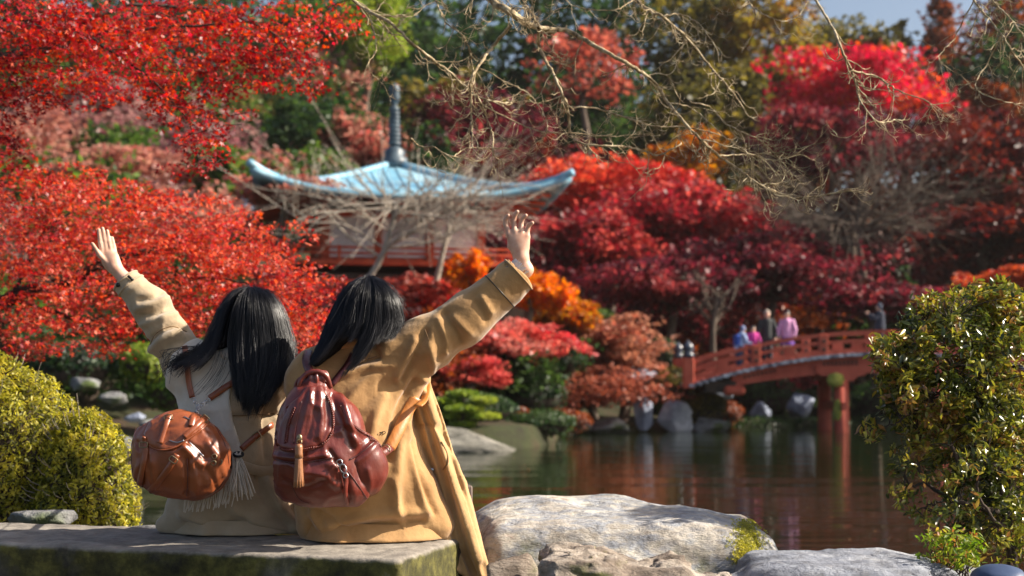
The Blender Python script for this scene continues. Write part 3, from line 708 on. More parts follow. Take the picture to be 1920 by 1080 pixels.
for side in range(4):                      # standing seams of the copper roof
    for q in np.linspace(-.93, .93, 21):
        P = []
        for s in np.linspace(max(abs(q), .06), 1, 12):
            a, b_ = [(q, s), (s, q), (q, -s), (-s, q)][side]; r1 = max(abs(a), abs(b_)); mn = min(abs(a), abs(b_)); k = 1 + .06 * (mn * r1) ** 4
            P.append(pg(a * HS * k, b_ * HS * k, ZE + (ZA - ZE) * (1 - r1) ** 1.35 + .62 * (mn * r1) ** 3.2 + .015))
        part('seam', tube(np.array(P), .028, 4, False), M['copper'], rf)
# rafters under the eaves
for side in range(4):
    for q in np.linspace(-.88, .88, 12):
        a, b_ = [(q, .5), (.5, q), (q, -.5), (-.5, q)][side], [(q, .95), (.95, q), (q, -.95), (-.95, q)][side]
        r1 = max(map(abs, a)); z1 = ZE + (ZA - ZE) * (1 - .62) ** 1.35 - .32
        z2 = ZE + .62 * (min(abs(q), .95) * .95) ** 3.2 - .27
        part('rafter', beam(pg(a[0] * HS, a[1] * HS, z1), pg(b_[0] * HS, b_[1] * HS, z2), .09, .11), M['verm'], pag)
# spire
za = ZA
part('spire_base', lathe([(0, -.1), (.42, -.1), (.42, .18), (.30, .22), (.34, .40), (.20, .52), (.10, .6), (0, .6)], (PG[0], PG[1], za), 20), M['bronze'], pag)
zt = zpx(163)
sp = part('spire_pole', tube(np.array([(PG[0], PG[1], z) for z in np.linspace(za + .4, zt - .1, 10)]), np.linspace(.07, .09, 10), 10), M['bronze'], pag)
for k_, z in enumerate(np.linspace(za + .65, zpx(205), 9)):
    R = .19 - .006 * k_
    part('spire_ring', lathe([(.06, -.03), (R - .05, -.035), (R, -.05), (R + .01, .0), (R, .05), (R - .05, .035), (.06, .03)], (PG[0], PG[1], z), 18), M['bronze'], sp)
part('spire_jewel', lathe([(0, -.32), (.13, -.28), (.17, -.1), (.14, .08), (.17, .16), (.10, .28), (0, .36)], (PG[0], PG[1], zt - .22), 16), M['bronze'], sp)
# body
B = 2.3; z0 = zpx(512); z1 = zpx(402)
part('podium', (pgV(box((0, 0, (z0 + gh(PG[0], PG[1]) - .4) / 2), (2 * B + 2.2, 2 * B + 2.2, z0 - gh(PG[0], PG[1]) - .1))[0]), box((0, 0, 0), (1, 1, 1))[1]), M['darkwood'], pag, smooth=False)
def pbox(nm, c, s, mat, par=pag):
    V, F = box(c, s, 0, min(s) * .06); return part(nm, (pgV(V), F), M[mat], par, smooth=False)
pbox('veranda_floor', (0, 0, z0 + .06), (2 * B + 2.3, 2 * B + 2.3, .14), 'verm')
for i, a in enumerate((-B, -B / 3, B / 3, B)):
    for b_ in (-B, B): pbox('post', (a, b_, (z0 + z1) / 2 + .1), (.24, .24, z1 - z0 + .1), 'verm')
    if 0 < i < 3:
        for b_ in (-B, B): pbox('post', (b_, a, (z0 + z1) / 2 + .1), (.24, .24, z1 - z0 + .1), 'verm')
zz = z0 + .14
for a in (-B * 2 / 3, 0, B * 2 / 3):
    for b_, s_ in ((-B, 1), (B, -1)):
        pbox('wall_panel', (a, b_ + s_ * .02, (zz + z1 - .35) / 2), (B * 2 / 3 - .24, .08, z1 - .35 - zz), 'plaster' if not (a == 0 and b_ < 0) else 'plaster')
        pbox('wall_panel', (b_ + s_ * .02, a, (zz + z1 - .35) / 2), (.08, B * 2 / 3 - .24, z1 - .35 - zz), 'plaster' if a != 0 else 'darkwood')
for b_ in (-B, B):
    pbox('lintel', (0, b_, z1 - .25), (2 * B + .5, .2, .2), 'verm'); pbox('lintel', (b_, 0, z1 - .25), (.2, 2 * B + .1, .18), 'verm')
    pbox('sill', (0, b_, zz + .10), (2 * B - .1, .14, .12), 'verm'); pbox('sill', (b_, 0, zz + .10), (.14, 2 * B - .1, .12), 'verm')
pbox('bracket_layer', (0, 0, z1 + .07), (2 * B + .5, 2 * B + .5, .30), 'darkwood')
pbox('bracket_layer', (0, 0, z1 + .24), (2 * B + .9, 2 * B + .9, .14), 'verm')
for i in range(4):
    for a in np.linspace(-B, B, 7):
        c = [(a, -B - .35), (a, B + .35), (-B - .35, a), (B + .35, a)][i]
        pbox('bracket', (c[0], c[1], z1 + .18), (.22, .22, .3), 'verm')
Q = B + 1.0
for sg in (-1, 1):
    for zr in (.20, .36):
        pbox('railing_bar', (0, sg * Q, zz + zr), (2 * Q + .3, .07, .07), 'verm'); pbox('railing_bar', (sg * Q, 0, zz + zr), (.07, 2 * Q - .1, .07), 'verm')
    for a in np.linspace(-Q, Q, 6):
        pbox('railing_post', (a, sg * Q, zz + .2), (.09, .09, .44), 'verm')
        if abs(a) < Q - .1: pbox('railing_post', (sg * Q, a, zz + .2), (.09, .09, .44), 'verm')

# ------------------------------------------------------------ bridge
BY = 39.6; BW = 2.4
SB = FPX / BY
def bx(px): return (px - 960) / SB
XL, XR = bx(1290), bx(1690) + 3.3
XM = (bx(1290) + bx(2050)) / 2; HALF = XM - XL
zL, zM = float(at(960, 722, BY)[2]), float(at(960, 660, BY)[2])
def dz(x): return zM - (zM - zL) * ((x - XM) / HALF) ** 2      # deck edge height
XR = 2 * XM - XL
br = thing('arched_bridge', (XM, BY + BW / 2, WZ), 'vermilion arched footbridge over the pond at the right', 'bridge')
xs = np.linspace(XL, XR, 41)
def arcbeam(y, zo, w, h, x0=XL, x1=XR, n=41, hfun=None):
    X_ = np.linspace(x0, x1, n); V = []; F = []
    for x in X_:
        hh = h if hfun is None else hfun(x)
        for a, b_ in ((-1, 0), (1, 0), (1, 1), (-1, 1)): V.append((x, y + a * w / 2, dz(x) + zo - hh * (1 - b_)))
    for i in range(n - 1):
        for j in range(4): F.append([i * 4 + j, i * 4 + (j + 1) % 4, i * 4 + 4 + (j + 1) % 4, i * 4 + 4 + j])
    F += [[3, 2, 1, 0], [(n - 1) * 4 + j for j in range(4)]]
    return np.array(V), F
M['deckedge'] = surfmat('weathered_white_edge', c2((.10, .12, .16), (.60, .63, .70), .4, .6), 6, .8, .4, 30, .005, (1, 1, 1))
for i in range(60):           # deck boards, one by one
    xa = XL + (XR - XL) * i / 60; xb = XL + (XR - XL) * (i + 1) / 60 - .018
    part('deck_board', beam((xa, BY + BW / 2, (dz(xa) + dz(xb)) / 2 - .04), (xb, BY + BW / 2, (dz(xa) + dz(xb)) / 2 - .04), BW + .34, .09), M['deckedge'], br, smooth=False)
for y in (BY, BY + BW):
    part('sill_beam', arcbeam(y, .14, .16, .135), M['verm2'], br, smooth=False)
    part('top_rail', arcbeam(y, .62, .12, .10, XL - .1, XR + .1), M['verm2'], br, smooth=False)
    part('middle_rail', arcbeam(y, .39, .09, .09, XL, XR), M['verm2'], br, smooth=False)
    px0 = 1290; k_ = 0
    posts = np.linspace(XL, XR, 13)
    for i, x in enumerate(posts):
        if i in (0, 12):
            nl = part('newel_post', box((x, y, dz(x) + .33), (.30, .30, .86), 0, .02), M['verm2'], br, smooth=False)
            part('newel_cap', lathe([(0, 0), (.17, 0), (.17, .10), (.11, .15), (.17, .24), (.14, .36), (.04, .44), (0, .5)], (x, y, dz(x) + .76), 16), M['metalcap'], nl)
        elif i % 2 == 0: part('rail_post', box((x, y, dz(x) + .30), (.24, .18, .58), 0, .01), M['verm2'], br, smooth=False)
        else: part('short_post', box((x, y, dz(x) + .21), (.32, .12, .26), 0, .01), M['verm2'], br, smooth=False)
        if i % 2 == 0 and 0 < i < 12:
            for z_ in (.17, .40): part('nail_cover', box((x, y - .1, dz(x) + z_), (.09, .03, .09), 0, .01), M['darkwood'], br, smooth=False)
def gird(x): return .14 + .36 * max(0, 1 - abs((x - XM) / HALF)) ** .5
for y in (BY + .12, BY + BW - .12):
    part('girder', arcbeam(y, -.09, .2, .3, bx(1372), 2 * XM - bx(1372), 31, gird), M['verm2'], br, smooth=False)
part('under_beam', arcbeam(BY + BW / 2, -.10, .6, .2, XL + .4, XR - .4, 31), M['darkwood'], br, smooth=False)
for i in range(9):
    x = bx(1545 + i * 7.5); part('slot', box((x, BY + .018, dz(x) - .26), (.05, .03, .16)), M['darkwood'], br, smooth=False)
for i in range(8):
    x = bx(1396 + i * 8); part('slot', box((x, BY + .018, dz(x) - .22), (.05, .03, .09)), M['darkwood'], br, smooth=False)
for pxp in (1578, 1578 + 2 * (960 + XM * SB - 1578)):
    x = bx(pxp)
    zc = dz(x) - .55
    for y in (BY + .12, BY + BW - .12):
        part('pier_post', lathe([(0, -3.0), (.22, -3.0), (.20, 0), (0, 0)], (x, y, zc - .18), 14), M['verm2'], br)
        # bracket with rounded ends
        pts = [(-.75, .22), (.75, .22), (.75, .08), (.62, -.04), (.42, -.08), (.30, -.2), (-.30, -.2), (-.42, -.08), (-.62, -.04), (-.75, .08)]
        V = [(x + a, y - .16, zc + b_) for a, b_ in pts] + [(x + a, y + .16, zc + b_) for a, b_ in pts]; k_ = len(pts)
        F = [list(range(k_)), [k_ + j for j in range(k_)][::-1]] + [[j, j + k_, (j + 1) % k_ + k_, (j + 1) % k_] for j in range(k_)]
        part('pier_bracket', (np.array(V), F), M['verm2'], br, smooth=False)
    part('pier_tie', box((x, BY + BW / 2, zc - .9), (.14, BW + .5, .22)), M['verm2'], br, smooth=False)
    part('pier_tie', box((x, BY + BW / 2, zc - .02), (.16, BW - .65, .24)), M['verm2'], br, smooth=False)
M['lichen'] = surfmat('yellow_lichen', c2((.18, .20, .03), (.40, .38, .08)), 8, .9, .8, 30, .01)
x = bx(1578)
part('corbel', box((bx(1376), BY + .15, dz(bx(1376)) - .52), (.6, .5, .26), 0, .08), M['verm2'], br, smooth=False)
part('abutment_beam', box((bx(1350), BY + BW / 2, dz(bx(1350)) - .32), (.9, BW, .34), 0, .03), M['darkwood'], br, smooth=False)
V, F = ICO[3]; V = V * (1 + .15 * noise3(V, 3, 3))[:, None]
part('moss_patch', (V * np.array([.24, .14, .2]) + np.array([x - .2, BY + -.05, dz(x) - .72]), F), M['lichen'], br)
part('moss_patch', (V * np.array([.12, .1, .3]) + np.array([x - .14, BY + -.02, dz(x) - 1.55]), F), M['lichen'], br)

# ------------------------------------------------------------ people on the bridge
def cloth(name, c, rough=.85): 
    m_, nt_, b_ = newmat(name); b_.inputs['Base Color'].default_value = (*c, 1); b_.inputs['Roughness'].default_value = rough
    n_ = tex(nt_, 40, 3); bump(nt_, b_, n_.outputs[0], .2, .004); return m_
M['skin'] = surfmat('skin', c2((.60, .31, .21), (.70, .46, .34)), 22, .5, .12, 160, .0012, spec=.4)
M['skin'].node_tree.nodes['Principled BSDF'].inputs['Subsurface Weight'].default_value = .12
M['skin'].node_tree.nodes['Principled BSDF'].inputs['Subsurface Radius'].default_value = (.02, .008, .004)
M['blackhair'] = surfmat('black_hair_small', c2((.008, .007, .008), (.02, .016, .014)), 20, .4, .3, 90, .003, (1, 1, .1), spec=.6)
def mini(label, px, D, H, top, legs, head='hair', arm=None, sk=None, facing=PI, bag=None, lean=0.0):
    x = (px - 960) / FPX * D; y = D; z = dz(x) + .005; O = np.array([x, y, z]); cf, sf = math.cos(facing), math.sin(facing)
    def w(a, b_, c): a, b_ = a * H, b_ * H; return O + np.array([a * cf - b_ * sf, a * sf + b_ * cf, c * H])     # a: side, b: forward(+y local), c: up
    t = thing('person', O, label, 'person'); ls = lean
    hd = w(0, .02 + ls, .925)
    def body(P):
        d = ell(P, hd, (.055 * H, .065 * H, .075 * H)); d = smin(d, rcone(P, w(0, ls, .82), hd, .032 * H, .032 * H), .03)
        d = smin(d, rcone(P, w(0, 0, .52), w(0, ls * .8, .76), .085 * H, .08 * H), .08)
        for s in (-1, 1):
            d = smin(d, rcone(P, w(s * .05, 0, .5), w(s * .055, .02, .28), .055 * H, .04 * H), .03)
            d = smin(d, rcone(P, w(s * .055, .02, .28), w(s * .06, 0, .04), .038 * H, .025 * H), .02)
            d = smin(d, rcone(P, w(s * .06, 0, .03), w(s * .065, .09, .02), .024 * H, .02 * H), .02)
            e = w(s * .16, .03 + ls, .62); hnd = w(s * .13, .16 + ls, .60) if arm != 'down' else w(s * .15, .05, .47)
            if arm == 'up': e = w(s * .12, .12 + ls, .70); hnd = w(s * .05, .24 + ls, .80)
            d = smin(d, rcone(P, w(s * .105, ls * .8, .79), e, .035 * H, .028 * H), .03); d = smin(d, rcone(P, e, hnd, .026 * H, .02 * H), .015)
            d = smin(d, ell(P, hnd + (hnd - e) * .18, (.03 * H, .03 * H, .03 * H)), .01)
        return d
    lo = O - np.array([.35, .45, .02]) * H; hi = O + np.array([.35, .45, 1.03]) * H
    part('body', snet(body, lo, hi, .018), M['skin'], t)
    def jacket(P):
        d = rcone(P, w(0, 0, .50), w(0, ls * .8, .77), .115 * H, .098 * H)
        for s in (-1, 1):
            e = w(s * .17, .03 + ls, .62); hnd = w(s * .135, .15 + ls, .60) if arm != 'down' else w(s * .155, .05, .50)
            if arm == 'up': e = w(s * .125, .12 + ls, .70); hnd = w(s * .06, .22 + ls, .78)
            d = smin(d, rcone(P, w(s * .11, ls * .8, .79), e, .048 * H, .042 * H), .04); d = smin(d, rcone(P, e, hnd, .042 * H, .034 * H), .02)
        return smax(d, w(0, 0, .45)[2] - P[:, 2], .01) + .006 * noise3(P, 12, 3)
    part('jacket', snet(jacket, lo, hi, .018), cloth('jacket_fabric', top), t)
    def trou(P):
        if sk:
            d = rcone(P, w(0, 0, .5), w(0, 0, .30), .10 * H, .15 * H); d = smax(d, w(0, 0, .30)[2] - P[:, 2], .01); d = smax(d, P[:, 2] - w(0, 0, .55)[2], .01); return d
        d = rcone(P, w(-.02, 0, .5), w(.02, 0, .5), .095 * H, .095 * H)
        for s in (-1, 1): d = smin(d, rcone(P, w(s * .05, 0, .5), w(s * .06, .01, .06), .07 * H, .042 * H), .03)
        return smax(d, w(0, 0, .05)[2] - P[:, 2], .01)
    part('skirt' if sk else 'trousers', snet(trou, lo, hi, .018), cloth('lower_fabric', legs), t)
    def hair(P):
        d = ell(P, hd + (w(0, -.012, 0) - O) + np.array([0, 0, .012 * H]), (.066 * H, .075 * H, .085 * H)); f = w(0, 1, 0) - w(0, 0, 0); f /= np.linalg.norm(f)
        cut = (P - hd) @ f - .03 * H + (hd[2] - P[:, 2]) * .6
        return smax(d, cut, .01)
    part('hat' if head == 'hat' else 'hair', snet(hair, hd - .2, hd + .2, .012), M['blackhair'] if head == 'hair' else cloth('hat_fabric', head if isinstance(head, tuple) else (.3, .3, .36)), t)
    sh = [rcone]
    def shoes(P):
        d = 9
        for s in (-1, 1): d = np.minimum(d, rcone(P, w(s * .06, -.01, .025), w(s * .065, .10, .02), .032 * H, .027 * H))
        return d
    part('shoes', snet(shoes, lo, hi, .015), M['darkwood'], t)
    if bag:
        c_ = w(0, -.15 + ls, .66); Rm = np.array([[cf, -sf, 0], [sf, cf, 0], [0, 0, 1]])
        o = part('backpack', snet(lambda P: rbox(P, c_, (.11 * H, .06 * H, .14 * H), .05 * H, Rm), c_ - .4, c_ + .4, .02), cloth('backpack_fabric', bag)); tag(o, 'blue backpack on the leaning visitor on the bridge', 'backpack')
    return t
mini('person in a pale blue jacket leaning forward, leftmost of the bridge visitors', 1385, 40.9, 1.22, (.30, .40, .62), (.02, .03, .08), (.18, .22, .38), None, facing=-PI / 2 + .3, bag=(.02, .07, .35), lean=.10)
mini('child in a magenta jacket between the taller bridge visitors', 1412, 41.0, 1.12, (.50, .03, .25), (.02, .02, .05), 'hair', None, facing=PI)
mini('person in a dark jacket standing left of the pink one on the bridge', 1438, 41.3, 1.50, (.025, .028, .03), (.02, .02, .03), (.35, .28, .24), 'down', facing=PI)
mini('person in a pale pink top and purple skirt at the bridge rail', 1476, 40.8, 1.38, (.62, .30, .52), (.10, .03, .22), 'hair', 'down', sk=True, facing=PI - .3)
mini('person in dark blue far along the bridge, in the shade', 1650, 41.4, 1.42, (.015, .02, .04), (.01, .01, .02), (.03, .04, .07), 'up', facing=PI / 2)
# ------------------------------------------------------------ stone bench
m, nt, b = newmat('bench_stone')
n = tex(nt, 9, 8, .7); n3 = tex(nt, 2.2, 5, .6); gn = nt.nodes.new('ShaderNodeNewGeometry'); sx = nt.nodes.new('ShaderNodeSeparateXYZ')
nt.links.new(gn.outputs['Normal'], sx.inputs[0])
base = ramp(nt, n.outputs[0], [(.3, (.10, .088, .075)), (.5, (.22, .195, .165)), (.7, (.36, .325, .275))])
moss = ramp(nt, n.outputs[0], [(.35, (.014, .013, .006)), (.5, (.06, .055, .012)), (.64, (.15, .135, .03)), (.78, (.28, .25, .18))])
mr = nt.nodes.new('ShaderNodeMapRange'); mr.inputs[1].default_value = .75; mr.inputs[2].default_value = .25; nt.links.new(sx.outputs[2], mr.inputs[0])
ml = nt.nodes.new('ShaderNodeMath'); ml.operation = 'MULTIPLY'; ml.use_clamp = True
rr_ = nt.nodes.new('ShaderNodeMapRange'); rr_.inputs[1].default_value = .25; rr_.inputs[2].default_value = .48; nt.links.new(n3.outputs[0], rr_.inputs[0])
nt.links.new(mr.outputs[0], ml.inputs[0]); nt.links.new(rr_.outputs[0], ml.inputs[1])
mx = nt.nodes.new('ShaderNodeMix'); mx.data_type = 'RGBA'; nt.links.new(ml.outputs[0], mx.inputs[0]); nt.links.new(base, mx.inputs[6]); nt.links.new(moss, mx.inputs[7])
nt.links.new(mx.outputs[2], b.inputs['Base Color']); b.inputs['Roughness'].default_value = .9
n2 = tex(nt, 60, 6, .7); bump(nt, b, n2.outputs[0], .7, .006)
M['bench'] = m
FR = at(750, 1047, 4.57); FR[2] = .45
ux = np.array([-1, .30, 0]); ux /= np.linalg.norm(ux); uy = np.array([.30, 1, 0]); uy /= np.linalg.norm(uy)
BL, BD, BT = 3.0, .60, .26
bc = FR + ux * BL / 2 + uy * BD / 2 - np.array([0, 0, BT / 2]); BR = np.stack([-ux, uy, [0, 0, 1]], 1)
def benchf(P):
    d = rbox(P, bc, (BL / 2, BD / 2, BT / 2), .018, BR)
    e = np.abs(fbm(P, 9, 5, 2))
    return d + .005 * fbm(P, 14, 3, 3) + .016 * np.clip(noise3(P, 6, 12) - .3, 0, 1) + .004 * fbm(P, 40, 8, 2)
bench = thing('stone_bench', (bc[0], bc[1], .0), 'long mossy stone slab bench that the two women sit on', 'bench')
part('slab', snet(benchf, bc - np.array([1.75, .9, .2]), bc + np.array([1.75, .9, .2]), .0105), M['bench'], bench)
for s_ in (.32, 1.5, 2.6):
    c_ = FR + ux * s_ + uy * BD / 2; c_[2] = .09
    def legf(P, c_=c_): return rbox(P, c_, (.12, .24, .115), .02, BR) + .006 * fbm(P, 12, 7, 3)
    part('leg', snet(legf, c_ - .32, c_ + .32, .02), M['bench'], bench)
c_ = at(850, 1050, 5.22)
def blk(P): return rbox(P, c_ - [0, 0, .1], (.05, .10, .17), .012, BR) + .006 * fbm(P, 12, 8, 3)
o = part('stone_block', snet(blk, c_ - .35, c_ + .35, .014), M['bark']); tag(o, 'dark stone block against the right end of the bench, under the coat tail', 'block')
M['oldwood'] = surfmat('weathered_post', c2((.05, .035, .03), (.22, .17, .15)), 6, .9, .8, 30, .006, (6, 6, .6))
c_ = at(872, 945, 5.35)
V, F = box((c_[0], c_[1], (c_[2] + .07) / 2), (.05, .05, c_[2] + .07), .2, .006); 
o = part('wooden_post', (V, F), M['oldwood'], smooth=False); tag(o, 'short weathered wooden post behind the coat tail', 'post')

# ------------------------------------------------------------ foreground boulders
def stone_mat(name, stops, cr=.8):
    m, nt, b = newmat(name); n = tex(nt, 3.2, 8, .62, (1, 1.3, 2.2)); n2 = tex(nt, 14, 7, .7)
    c = ramp(nt, n.outputs[0], stops); c_ = ramp(nt, n2.outputs[0], [(.36, (.45, .42, .38)), (.55, (1, 1, 1))])
    mx = nt.nodes.new('ShaderNodeMix'); mx.data_type = 'RGBA'; mx.blend_type = 'MULTIPLY'; mx.inputs[0].default_value = cr
    nt.links.new(c, mx.inputs[6]); nt.links.new(c_, mx.inputs[7])
    # moss in drifts on the sides
    n3 = tex(nt, 4.5, 6, .65); f = ramp(nt, n3.outputs[0], [(.52, (0, 0, 0)), (.64, (1, 1, 1))])
    gn = nt.nodes.new('ShaderNodeNewGeometry'); sx = nt.nodes.new('ShaderNodeSeparateXYZ'); nt.links.new(gn.outputs['Normal'], sx.inputs[0])
    mr = nt.nodes.new('ShaderNodeMapRange'); mr.inputs[1].default_value = .75; mr.inputs[2].default_value = .3; nt.links.new(sx.outputs[2], mr.inputs[0])
    ml = nt.nodes.new('ShaderNodeMath'); ml.operation = 'MULTIPLY'; nt.links.new(f, ml.inputs[0]); nt.links.new(mr.outputs[0], ml.inputs[1])
    ms = ramp(nt, n2.outputs[0], [(.3, (.05, .055, .02)), (.6, (.20, .20, .06))])
    m2 = nt.nodes.new('ShaderNodeMix'); m2.data_type = 'RGBA'; nt.links.new(ml.outputs[0], m2.inputs[0]); nt.links.new(mx.outputs[2], m2.inputs[6]); nt.links.new(ms, m2.inputs[7])
    nt.links.new(m2.outputs[2], b.inputs['Base Color']); b.inputs['Roughness'].default_value = .75
    n4 = tex(nt, 9, 7, .7, (1, 1, 2.5)); q = bump(nt, b, n4.outputs[0], .9, .045); n5 = tex(nt, 70, 5, .7); bump(nt, b, n5.outputs[0], .5, .005, q)
    return m
M['slabrock'] = stone_mat('pale_banded_stone', [(.3, (.20, .21, .24)), (.42, (.52, .47, .40)), (.50, (.32, .34, .38)), (.58, (.62, .58, .50)), (.68, (.46, .34, .28)), (.78, (.6, .57, .5))])
M['roughrock'] = stone_mat('rough_brown_stone', [(.32, (.05, .04, .03)), (.45, (.22, .17, .13)), (.55, (.40, .34, .28)), (.7, (.50, .45, .40))], .8)
M['greyrock'] = stone_mat('blue_grey_stone', [(.32, (.10, .11, .14)), (.5, (.26, .28, .33)), (.7, (.46, .47, .50))], .7)
M['brightmoss'] = surfmat('bright_moss', c2((.12, .12, .015), (.34, .30, .03)), 14, .95, 1, 60, .01)
SB_C = np.array([.40, 5.62, .28])
def slabf(P):
    d = rbox(P, SB_C + [-.06, .05, 0.0], (.46, .50, .195), .11)
    d = smin(d, ell(P, SB_C + [-.30, .25, .01], (.36, .40, .232)), .08); d = smin(d, ell(P, SB_C + [.02, .32, .02], (.22, .30, .218)), .06)
    d = smin(d, rbox(P, SB_C + [.26, -.10, -.03], (.22, .42, .215), .12), .05); d = smin(d, rbox(P, SB_C + [.46, -.02, -.04], (.125, .34, .20), .085), .03)
    d = smin(d, ell(P, SB_C + [-.38, -.25, -.12], (.18, .3, .22)), .05); d = smin(d, ell(P, SB_C + [.05, -.25, -.03], (.30, .38, .19)), .05)
    Q = P * np.array([1, 1, 2.2])
    return d + .026 * fbm(Q, 3.4, 21, 4) + .014 * np.abs(fbm(Q, 9, 25, 4)) - .016
lo = SB_C - [.85, .8, .45]; hi = SB_C + [.85, .8, .35]
bo = part('boulder', snet(slabf, lo, hi, .014), M['slabrock']); tag(bo, 'big flat pale boulder at the water edge, right of the bench', 'rock')
# moss cushion on its right nose
q = []
P_, N_ = surf(slabf, [(x, y) for x, y in zip(np.random.default_rng(3).normal(1402, 13, 1500), np.random.default_rng(4).uniform(975, 1058, 1500))], .002, 4.2)
ok = np.abs(slabf(P_ - N_ * .002)) < .006; P_, N_ = P_[ok], N_[ok]
part('moss', leaves(P_ + N_ * .002, .006, mixcol([(.16, .16, .02), (.34, .32, .03), (.42, .38, .06)], len(P_), np.random.default_rng(5), P_, 10, 2), 'tuft', .1, N_), M['leaf_near'], bo, smooth=False)
def rockf(C, boxes, amp, sc, seed):
    def f(P):
        d = None
        for c, h, r_ in boxes:
            e = rbox(P, C + np.array(c), h, r_); d = e if d is None else smin(d, e, .06)
        Q = P * np.array([.8, 1, 2.0]); c = np.clip(1 - np.abs(noise3(Q + .05 * np.stack([noise3(Q, 9, 1), noise3(Q, 9, 2), noise3(Q, 9, 3)], -1), sc * 1.3, seed + 8)) * 5, 0, 1); return d + amp * .8 * fbm(Q, sc, seed, 5) + amp * .35 * c * c - amp * .5 * np.abs(fbm(Q, sc * 4, seed + 4, 3))
    return f
C1 = at(1172, 1060, 4.75); f1 = rockf(C1, [((-.14, 0, -.13), (.13, .2, .17), .05), ((.02, .05, -.17), (.20, .2, .17), .04), ((.20, .03, -.21), (.18, .2, .17), .03), ((-.28, -.05, -.24), (.14, .16, .16), .03), ((.36, .02, -.235), (.12, .18, .16), .03)], .045, 7, 31)
o = part('boulder', snet(f1, C1 - [.6, .4, .45], C1 + [.6, .4, .2], .011), M['roughrock']); tag(o, 'rough brown cracked rock in front of the big flat boulder', 'rock')
C2 = at(1570, 1075, 4.9); f2 = rockf(C2, [((-.02, 0, -.13), (.30, .3, .175), .09), ((.2, .1, -.12), (.2, .25, .15), .08), ((-.3, -.05, -.19), (.2, .2, .17), .09)], .02, 5, 41)
o = part('boulder', snet(f2, C2 - [.75, .5, .45], C2 + [.65, .5, .2], .012), M['greyrock']); tag(o, 'low blue grey rock at the bottom edge, between boulder and azalea', 'rock')
M['navy'] = surfmat('dark_blue_smooth', c2((.03, .05, .11), (.05, .08, .16)), 3, .45, .3, 60, .002, spec=.5)
C3 = at(1873, 1085, 4.6); V, F = ICO[4]
o = part('boulder', (C3 + V * np.array([.085, .10, .045]) * (1 + .08 * fbm(V, 1.5, 3))[:, None], F), M['navy']); tag(o, 'smooth dark blue rounded stone at the bottom right corner', 'rock')
for i, (x, y, D, rx, ry, mt, lb) in enumerate([(90, 975, 6.3, 70, 22, 'moss_rock', 'pale stone under the front of the hedge, behind the bench'), (250, 1010, 6.6, 90, 30, 'moss_rock', 'low mossy stone at the foot of the right hedge mound'),
                                   (1750, 1120, 5.4, 200, 60, 'moss_rock', 'dark mossy stone under the azalea'), (960, 1085, 5.0, 60, 50, 'roughrock', 'broken brown stone at the left foot of the flat boulder')]):
    rock('boulder', lb, x, y, rx, ry, D, mt, 4, 16, i)

# ------------------------------------------------------------ clipped hedge mounds and azalea
def hedge(label, C, R, n, seed, leaf=.0125):
    r = np.random.default_rng(seed); d = r.normal(size=(n, 3)); d[:, 1] = np.where(r.uniform(size=n) < .7, -np.abs(d[:, 1]), d[:, 1]); d /= np.linalg.norm(d, axis=1, keepdims=True)
    def rad(d): return 1 + .06 * noise3(d, 2.2, seed) + .045 * noise3(d, 6, seed + 1) + .03 * noise3(d, 17, seed + 2)
    P = C + d * R * (rad(d) * r.uniform(.90, 1.0, n) ** 1)[:, None]; P = P[P[:, 2] > .02]; d = (P - C) / R
    d /= np.linalg.norm(d, axis=1, keepdims=True)
    t = thing('clipped_shrub', (C[0], C[1], 0), label, 'shrub'); V, F = ICO[5]
    part('twigs', (C + V * R * (rad(V) * .91)[:, None], F), M['bark'], t)
    cl = mixcol([(.10, .11, .015), (.28, .27, .025), (.46, .42, .04), (.56, .48, .06)], len(P), r, P, 22, seed, .35)
    part('foliage', leaves(P, leaf, cl, 'oval', .05, d * .75, seed), M['leaf_near'], t, smooth=False)
    # stray shoots standing proud
    k = 60; dd = r.normal(size=(k, 3)); dd[:, 2] = abs(dd[:, 2]); dd[:, 1] = -abs(dd[:, 1]); dd /= np.linalg.norm(dd, axis=1, keepdims=True); L = []
    for q in dd:
        a = C + q * R * .93; L.append(tube(np.array([a, a + q * .05, a + q * .08 + [0, 0, .015]]), [.0022, .0016, .001], 4, False))
    part('shoots', join(L), M['bark_pale'], t)
    return t
hedge('larger clipped yellow green shrub at the left edge behind the bench', np.array([-2.58, 6.95, .44]), np.array([.56, .5, .69]), 34000, 3)
hedge('smaller clipped yellow green shrub beside the larger one at the left', np.array([-2.02, 6.80, .32]), np.array([.25, .34, .575]), 18000, 8)

